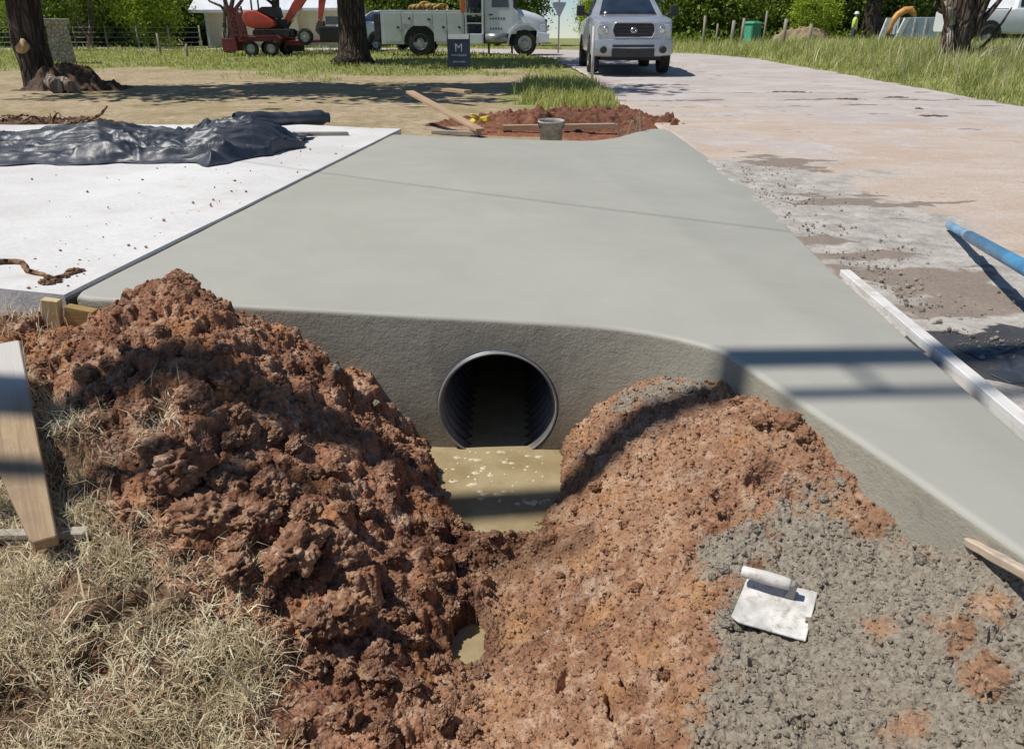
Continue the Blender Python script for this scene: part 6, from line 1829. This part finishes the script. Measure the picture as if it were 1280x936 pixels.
T('m', 60, 44, .55, label='small mid green tree behind the stone pillar')
for k_, x, Y, s, lab in TREES:
    lb = lab or LBS[k_]
    loc = (x, Y, ground_z(x, Y))
    if k_ not in PRO:
        PRO[k_] = proto({'m': 'leafy_tree', 'd': 'dense_tree', 'b': 'young_tree'}[k_], lb, 'tree', {'m': 5, 'd': 6, 'b': 7}[k_], *{
            'm': (6.5, .20, 4.0, 3.4, 3.6, LEAF[0], BARK_G), 'd': (7.5, .26, 4.2, 3.8, 4.2, LEAF[1], BARK_D), 'b': (5.0, .12, 3.2, 2.4, 2.6, LEAF[2], BARK_D)}[k_], size={'m': .26, 'd': .27, 'b': .2}[k_],
            nclump=150, per=60, zmin={'m': .7, 'd': .5, 'b': .6}[k_], loc=loc)
        PRO[k_].scale = (s,) * 3
        PRO[k_].rotation_euler.z = rt.random() * 6.28
        if not lab: PRO[k_]['group'] = GW
    else:
        o = copy_thing(PRO[k_], loc, rt.random() * 6.28, lb, (s * rt.uniform(.9, 1.1), s * rt.uniform(.9, 1.1), s))
        if lab:
            if 'group' in o: del o['group']
        else: o['group'] = GW
# far-off wood behind, one mass
r_ = np.random.default_rng(9)
n = 52000
ang = r_.uniform(-.95, .95, n); Yw = r_.uniform(78, 96, n); Xw = ang * Yw
k_ = ~((ang > .034) & (ang < .090))
hgt = 7.5 + 2.5 * fbm(Xw, Yw, .09, 3, 77); hgt = hgt * np.clip(np.abs(ang - .062) / .10, .25, 1)
Zw = .3 + hgt * r_.random(n) ** .8
P = np.stack([Xw, Yw, Zw + .4], 1)[k_]
Vv, Q = leaf_verts(P, .75, r_)
tag(mesh_np('woods', Vv, Q, LEAF[0], smooth=False, attrs={'tint': np.repeat(np.clip(fbm(P[:, 0], P[:, 2], .5, 2, 78) + .55, 0, 1), 4)}), 'deep green wood closing the view behind all the trees', None, None, 'stuff')
# low growth under the trees
n = 22000
Yw = r_.uniform(54, 62, n); ang = r_.uniform(-.85, .85, n); k_ = ~((ang > -.02) & (ang < .125)) & ~((ang < -.17) & (ang > -.40)); Xw = ang * Yw
P = np.stack([Xw, Yw, .35 + (.9 + .8 * fbm(Xw, Yw, .3, 3, 88)) * r_.random(n)], 1)[k_]
Vv, Q = leaf_verts(P, .24, r_)
tag(mesh_np('undergrowth', Vv, Q, LEAF[0], smooth=False, attrs={'tint': np.repeat(np.clip(fbm(P[:, 0], P[:, 1], .8, 2, 79) + .4, 0, 1), 4)}), 'low green growth under the tree line', None, None, 'stuff')

# left leaning tree
p_ = at_y(47, 104, 17.2); z0 = ground_z(p_.x, 17.2)
LT = thing('leaning_tree', 'thick dark trunk leaning left with a pale sawn knot beside the root heap', 'tree', (p_.x, 17.2, z0))
kx = (17.2 * CP + .4) / FPX
def lp(px, py): return (at_y(px, py, 17.2).x - p_.x, 0, at_y(px, py, 17.2).z - z0)
m = MB()
P = [lp(60, 112), lp(53, 100), lp(46, 82), lp(37, 55), lp(32, 30), lp(28, 0)] + [lp(25, -40), lp(30, -90)]
m.tube(P, [.52, .37, .31, .33, .32, .31, .27, .2], 16, jit=.05)
for d_, L, r2 in (((-1, .2, .8), 3, .16), ((1, -.2, .7), 4.2, .18), ((.9, .5, .9), 3.6, .14), ((.3, -.9, 1), 3, .13)):
    b_ = Vector(lp(27, -55)); d_ = Vector(d_)
    m.tube([b_, b_ + d_ * L * .4, b_ + d_ * L * .7 + Vector((0, 0, .2)), b_ + d_ * L], [r2, r2 * .8, r2 * .5, r2 * .2], 8, jit=.06)
m.build('trunk', BARK_D, LT)
m = MB(); kp = Vector(lp(30, 59)); m.lathe([(.15, 0), (.16, .12), (.13, .15), (.001, .155)], 16, Matrix.Translation(kp + Vector((.16, -.20, 0))) @ Matrix.Rotation(R(70), 4, 'X') @ Matrix.Rotation(R(-25), 4, 'Y'), cap=False)
m.build('sawn_knot', simple('sawn_wood', (.52, .36, .16), .8, var=.3, nscale=12), LT)
crown('crown', LT, 3.2, -1.2, 6.0, 6.4, 2.5, 2.0, 170, 55, .30, LEAF[0], 31, 2.9, .2)
# thick trunk in the middle
p_ = at_y(441, 76, 27.0); z0 = ground_z(p_.x, 27); kx = (27 * CP + .4) / FPX
MT = thing('broad_tree', 'thick dark tree trunk rising between the trailer and the work truck', 'tree', (p_.x, 27.0, z0))
def lp(px, py): return (at_y(px, py, 27).x - p_.x, 0, at_y(px, py, 27).z - z0)
m = MB(); P = [lp(443, 80), lp(443, 70), lp(442, 55), lp(440, 25), lp(438, 0), lp(436, -50), lp(436, -120)]
m.tube(P, [.78, .54, .47, .43, .43, .40, .28], 18, jit=.05)
for d_, L, r2 in (((-1, .2, .8), 3, .2), ((1, -.2, .7), 3.5, .2), ((.2, .9, .9), 3, .18), ((.3, -.9, 1), 3, .18)):
    b_ = Vector(lp(436, -70)); d_ = Vector(d_); m.tube([b_, b_ + d_ * L * .4, b_ + d_ * L * .7 + Vector((0, 0, .2)), b_ + d_ * L], [r2, r2 * .8, r2 * .5, r2 * .2], 8, jit=.06)
m.build('trunk', BARK_D, MT)
crown('crown', MT, .5, 0, 7.0, 5.0, 3.2, 2.5, 130, 55, .32, LEAF[0], 33, 3.6, .25)
# slim tree by the house
p_ = at_y(290, 64, 36.0); z0 = ground_z(p_.x, 36); kx = (36 * CP + .4) / FPX
ST = thing('slim_tree', 'slim grey many stemmed tree in front of the house wall', 'tree', (p_.x, 36.0, z0))
def lp(px, py, y=0): return (at_y(px, py, 36).x - p_.x, y, at_y(px, py, 36).z - z0)
m = MB()
for P, r2 in (([(285, 66), (286, 45), (288, 25), (281, 0), (272, -40)], .16), ([(290, 66), (289, 45), (287, 20), (292, -5), (300, -45)], .15), ([(287, 30), (294, 12), (303, 0), (312, -30)], .08), ([(287, 22), (276, 8), (262, 2), (252, -12)], .06), ([(283, 66), (280, 40), (281, 10), (285, -30)], .09)):
    m.tube([lp(a, b_) for a, b_ in P], [r2 * (1.15 - .2 * i) for i in range(len(P))], 9, jit=.06)
m.build('trunk', BARK_G, ST)
crown('crown', ST, 0, 0, 5.6, 2.8, 2.4, 1.7, 60, 40, .22, LEAF[0], 35, 3.4, .2)
p_ = at_y(352, 62, 40.0); z0 = ground_z(p_.x, 40)
SD = thing('slim_tree', 'dark straight trunk rising behind the excavator in front of the white roof', 'tree', (p_.x, 40.0, z0))
trunk(SD, 7, .22, 8, BARK_D, 5); crown('crown', SD, 0, 0, 7.0, 2.8, 2.6, 2.0, 60, 45, .25, LEAF[0], 36, 4.5, .2)
p_ = at_y(1087, 50, 55.0); z0 = ground_z(p_.x, 55)
SD = thing('shaded_tree', 'thick nearly black trunk just right of the worker', 'tree', (p_.x, 55.0, z0))
trunk(SD, 8, .62, 9, BARK_D, 6); crown('crown', SD, 0, 0, 7.5, 4.5, 4, 2.6, 90, 50, .28, LEAF[1], 37, 4.2, .2)
p_ = at_y(113, 60, 47.0); z0 = ground_z(p_.x, 47)
SD = thing('forked_tree', 'pale forked trunk in the shade behind the stone pillar', 'tree', (p_.x, 47.0, z0)); kx = (47 * CP + .4) / FPX
m = MB()
for P in ([(113, 62), (113, 45), (114, 28), (112, 5), (114, -40)], [(113, 48), (105, 36), (95, 25), (84, 10), (74, -20)]):
    m.tube([(at_y(a, b_, 47).x - p_.x, 0, at_y(a, b_, 47).z - z0) for a, b_ in P], [.17, .15, .12, .10, .06], 9, jit=.06)
m.build('trunk', BARK_G, SD); crown('crown', SD, 0, 0, 6.0, 3.0, 2.6, 1.8, 70, 45, .25, LEAF[0], 38, 3.3, .2)
# forked bare tree on the right verge
p_ = at_y(1195, 92, 22.6); z0 = ground_z(p_.x, 22.6); kx = (22.6 * CP + .5) / FPX
RTT = thing('forked_tree', 'gnarled brown tree with pale bare forked limbs on the right verge', 'tree', (p_.x, 22.6, z0))
def lp(px, py, y=0.0): return (at_y(px, py, 22.6).x - p_.x, y, at_y(px, py, 22.6).z - z0)
m = MB()
m.tube([lp(1196, 100), lp(1194, 85), lp(1194, 60), lp(1197, 38), lp(1200, 20), lp(1203, 0), lp(1208, -40)], [.58, .42, .37, .36, .34, .28, .2], 16, jit=.08)
m.tube([lp(1184, 92, -.2), lp(1182, 60, -.2), lp(1181, 30, -.2), lp(1176, 5, -.2), lp(1173, -30, -.2)], [.16, .12, .11, .10, .07], 9, jit=.06)
m.tube([lp(1192, 35), lp(1193, 10), lp(1195, -30)], [.2, .15, .10], 9, jit=.06)
for P, r2 in (([(1207, 45), (1216, 28), (1226, 12), (1234, -5), (1240, -30)], .15), ([(1207, 48), (1222, 30), (1236, 14), (1248, 0), (1262, -20)], .11), ([(1203, 66), (1222, 62), (1236, 48), (1252, 26), (1262, 10)], .06), ([(1184, 18), (1172, 14), (1165, 8), (1168, 2)], .06), ([(1210, 25), (1218, 8), (1222, -20)], .09)):
    m.tube([lp(a, b_, -.1) for a, b_ in P], [r2 * (1.1 - .2 * i) for i in range(len(P))], 8, jit=.06)
m.build('trunk', bark_mat('bark_brown', (.085, .058, .045), (.27, .205, .165)), RTT)
m = MB()
for P, r2 in (([(1181, 32), (1180, 12), (1174, -8)], .11), ([(1180, 80), (1180, 55), (1180, 30)], .09)):
    m.tube([lp(a, b_, -.32) for a, b_ in P], [r2, r2 * .9, r2 * .8], 8, jit=.08)
m.build('bare_limb', bark_mat('bark_bleached', (.34, .28, .22), (.56, .49, .42)), RTT)
crown('crown', RTT, .5, 0, 5.2, 3.0, 2.5, 1.5, 50, 40, .24, LEAF[0], 39, 3.2, .2)

# ================================================================== GRASS
M_GRASS = leaf_mat('grass_green', (.23, .275, .075), (.50, .50, .20), .33)
M_GRASS2 = leaf_mat('grass_rank', (.25, .29, .085), (.60, .61, .28), .33)
r_ = np.random.default_rng(55)
def gz_arr(x, y): return far_z(x, y)
# verge on the right
n = 115000
u = r_.random(n); Yg = 8.5 / (1 - u * (1 - 8.5 / 46.0)); 
edge_x = np.interp(Yg, [0, 9, 12, 19.4, 28, 33, 37.6, 46], [7.2, 7.4, 7.8, 8.6, 8.7, 8.3, 6.0, 4.0])
Xg = edge_x + .02 + (np.abs(r_.normal(0, 1, n)) * .45 + r_.random(n) ** 1.2 * (2 + Yg * .42)) * 1.0
Xg += fbm(Xg, Yg, 1.3, 3, 57) * .25
k_ = (Xg > edge_x - .05); Xg, Yg, edge_x = Xg[k_], Yg[k_], edge_x[k_]; n = len(Xg)
far_ = sstep(.1, 1.8, Xg - edge_x)
hgt = (.12 + .36 * far_) * r_.uniform(.6, 1.3, n) * (1 + .5 * fbm(Xg, Yg, .8, 3, 58))
tint = np.clip(.5 + .8 * fbm(Xg, Yg, .9, 3, 59) + r_.normal(0, .2, n), 0, 1)
blades(np.stack([Xg, Yg, gz_arr(Xg, Yg) - .01], 1), hgt, .006 + .0007 * Yg * r_.uniform(.5, 1.2, n), r_.uniform(.05, .8, n), M_GRASS2, 'tall_grass', 'tall bright green grass on the verge right of the road', tint=tint, rng=r_)
# straw stalks in the verge
n = 3000
Yg = r_.uniform(13, 30, n); Xg = 8.2 + .03 * Yg + r_.random(n) * 7
th = np.exp(-((Xg - 12.6) / 2.0) ** 2 - ((Yg - 21.8) / 2.5) ** 2) + .08
k_ = th > r_.random(n); Xg, Yg = Xg[k_], Yg[k_]; n = len(Xg)
blades(np.stack([Xg, Yg, gz_arr(Xg, Yg)], 1), r_.uniform(.4, .95, n), .022, r_.uniform(.05, .9, n), M_STRAW, 'dead_stalks', 'dead straw stalks round the foot of the forked tree', tint=r_.uniform(.2, 1, n), rng=r_)
# corner of green grass left of the road
n = 17000
Xg = r_.uniform(-.9, 1.95, n); Yg = r_.uniform(10.9, 22, n)
m_ = sstep(1.12, .75, np.hypot((Xg - 1.05) / .95, (Yg - 15.6) / 4.4) + fbm(Xg, Yg, 1.2, 3, 63) * .4) * (Xg < np.interp(Yg, [9, 13, 20, 26], [1.8, 1.72, 1.92, 1.7]))
k_ = m_ > r_.random(n); Xg, Yg = Xg[k_], Yg[k_]; n = len(Xg)
tint = np.clip(.6 + .8 * fbm(Xg, Yg, 1.5, 3, 64) + r_.normal(0, .2, n), 0, 1)
blades(np.stack([Xg, Yg, gz_arr(Xg, Yg) - .01], 1), r_.uniform(.08, .26, n) * (1 + .5 * fbm(Xg, Yg, 1.5, 2, 65)), .016, r_.uniform(.1, 1.0, n), M_GRASS, 'grass', 'patch of green grass at the road corner beside the pickup', tint=tint, rng=r_)
# lawn
n = 42000
u = r_.random(n); Yg = 17 / (1 - u * (1 - 17 / 50.0)); Xg = r_.uniform(-.72, .06, n) * Yg
m_ = sstep(-.2, .5, fbm(Xg, Yg, .5, 4, 12) * .7 + (Yg - 22.5 - 1.5 * np.sin(Xg * .4)) / 5)
k_ = (m_ > r_.random(n)) & ~((Yg > np.interp(Xg, [-70, -12, -2.5, 1], [46.8, 43.8, 39.8, 33])) & (Yg < np.interp(Xg, [-70, -8, 2], [52, 48, 44])))
Xg, Yg = Xg[k_], Yg[k_]; n = len(Xg)
blades(np.stack([Xg, Yg, gz_arr(Xg, Yg) - .01], 1), r_.uniform(.05, .16, n) * (1 + .6 * fbm(Xg, Yg, .7, 2, 66)) * (1 + .9 * sstep(36, 42, Yg)), .0011 * Yg, r_.uniform(.1, 1.1, n), M_GRASS, 'lawn_grass', 'green grass growing over the far part of the lawn', tint=np.clip(.55 + .7 * fbm(Xg, Yg, .6, 3, 67) + r_.normal(0, .2, n), 0, 1), rng=r_)
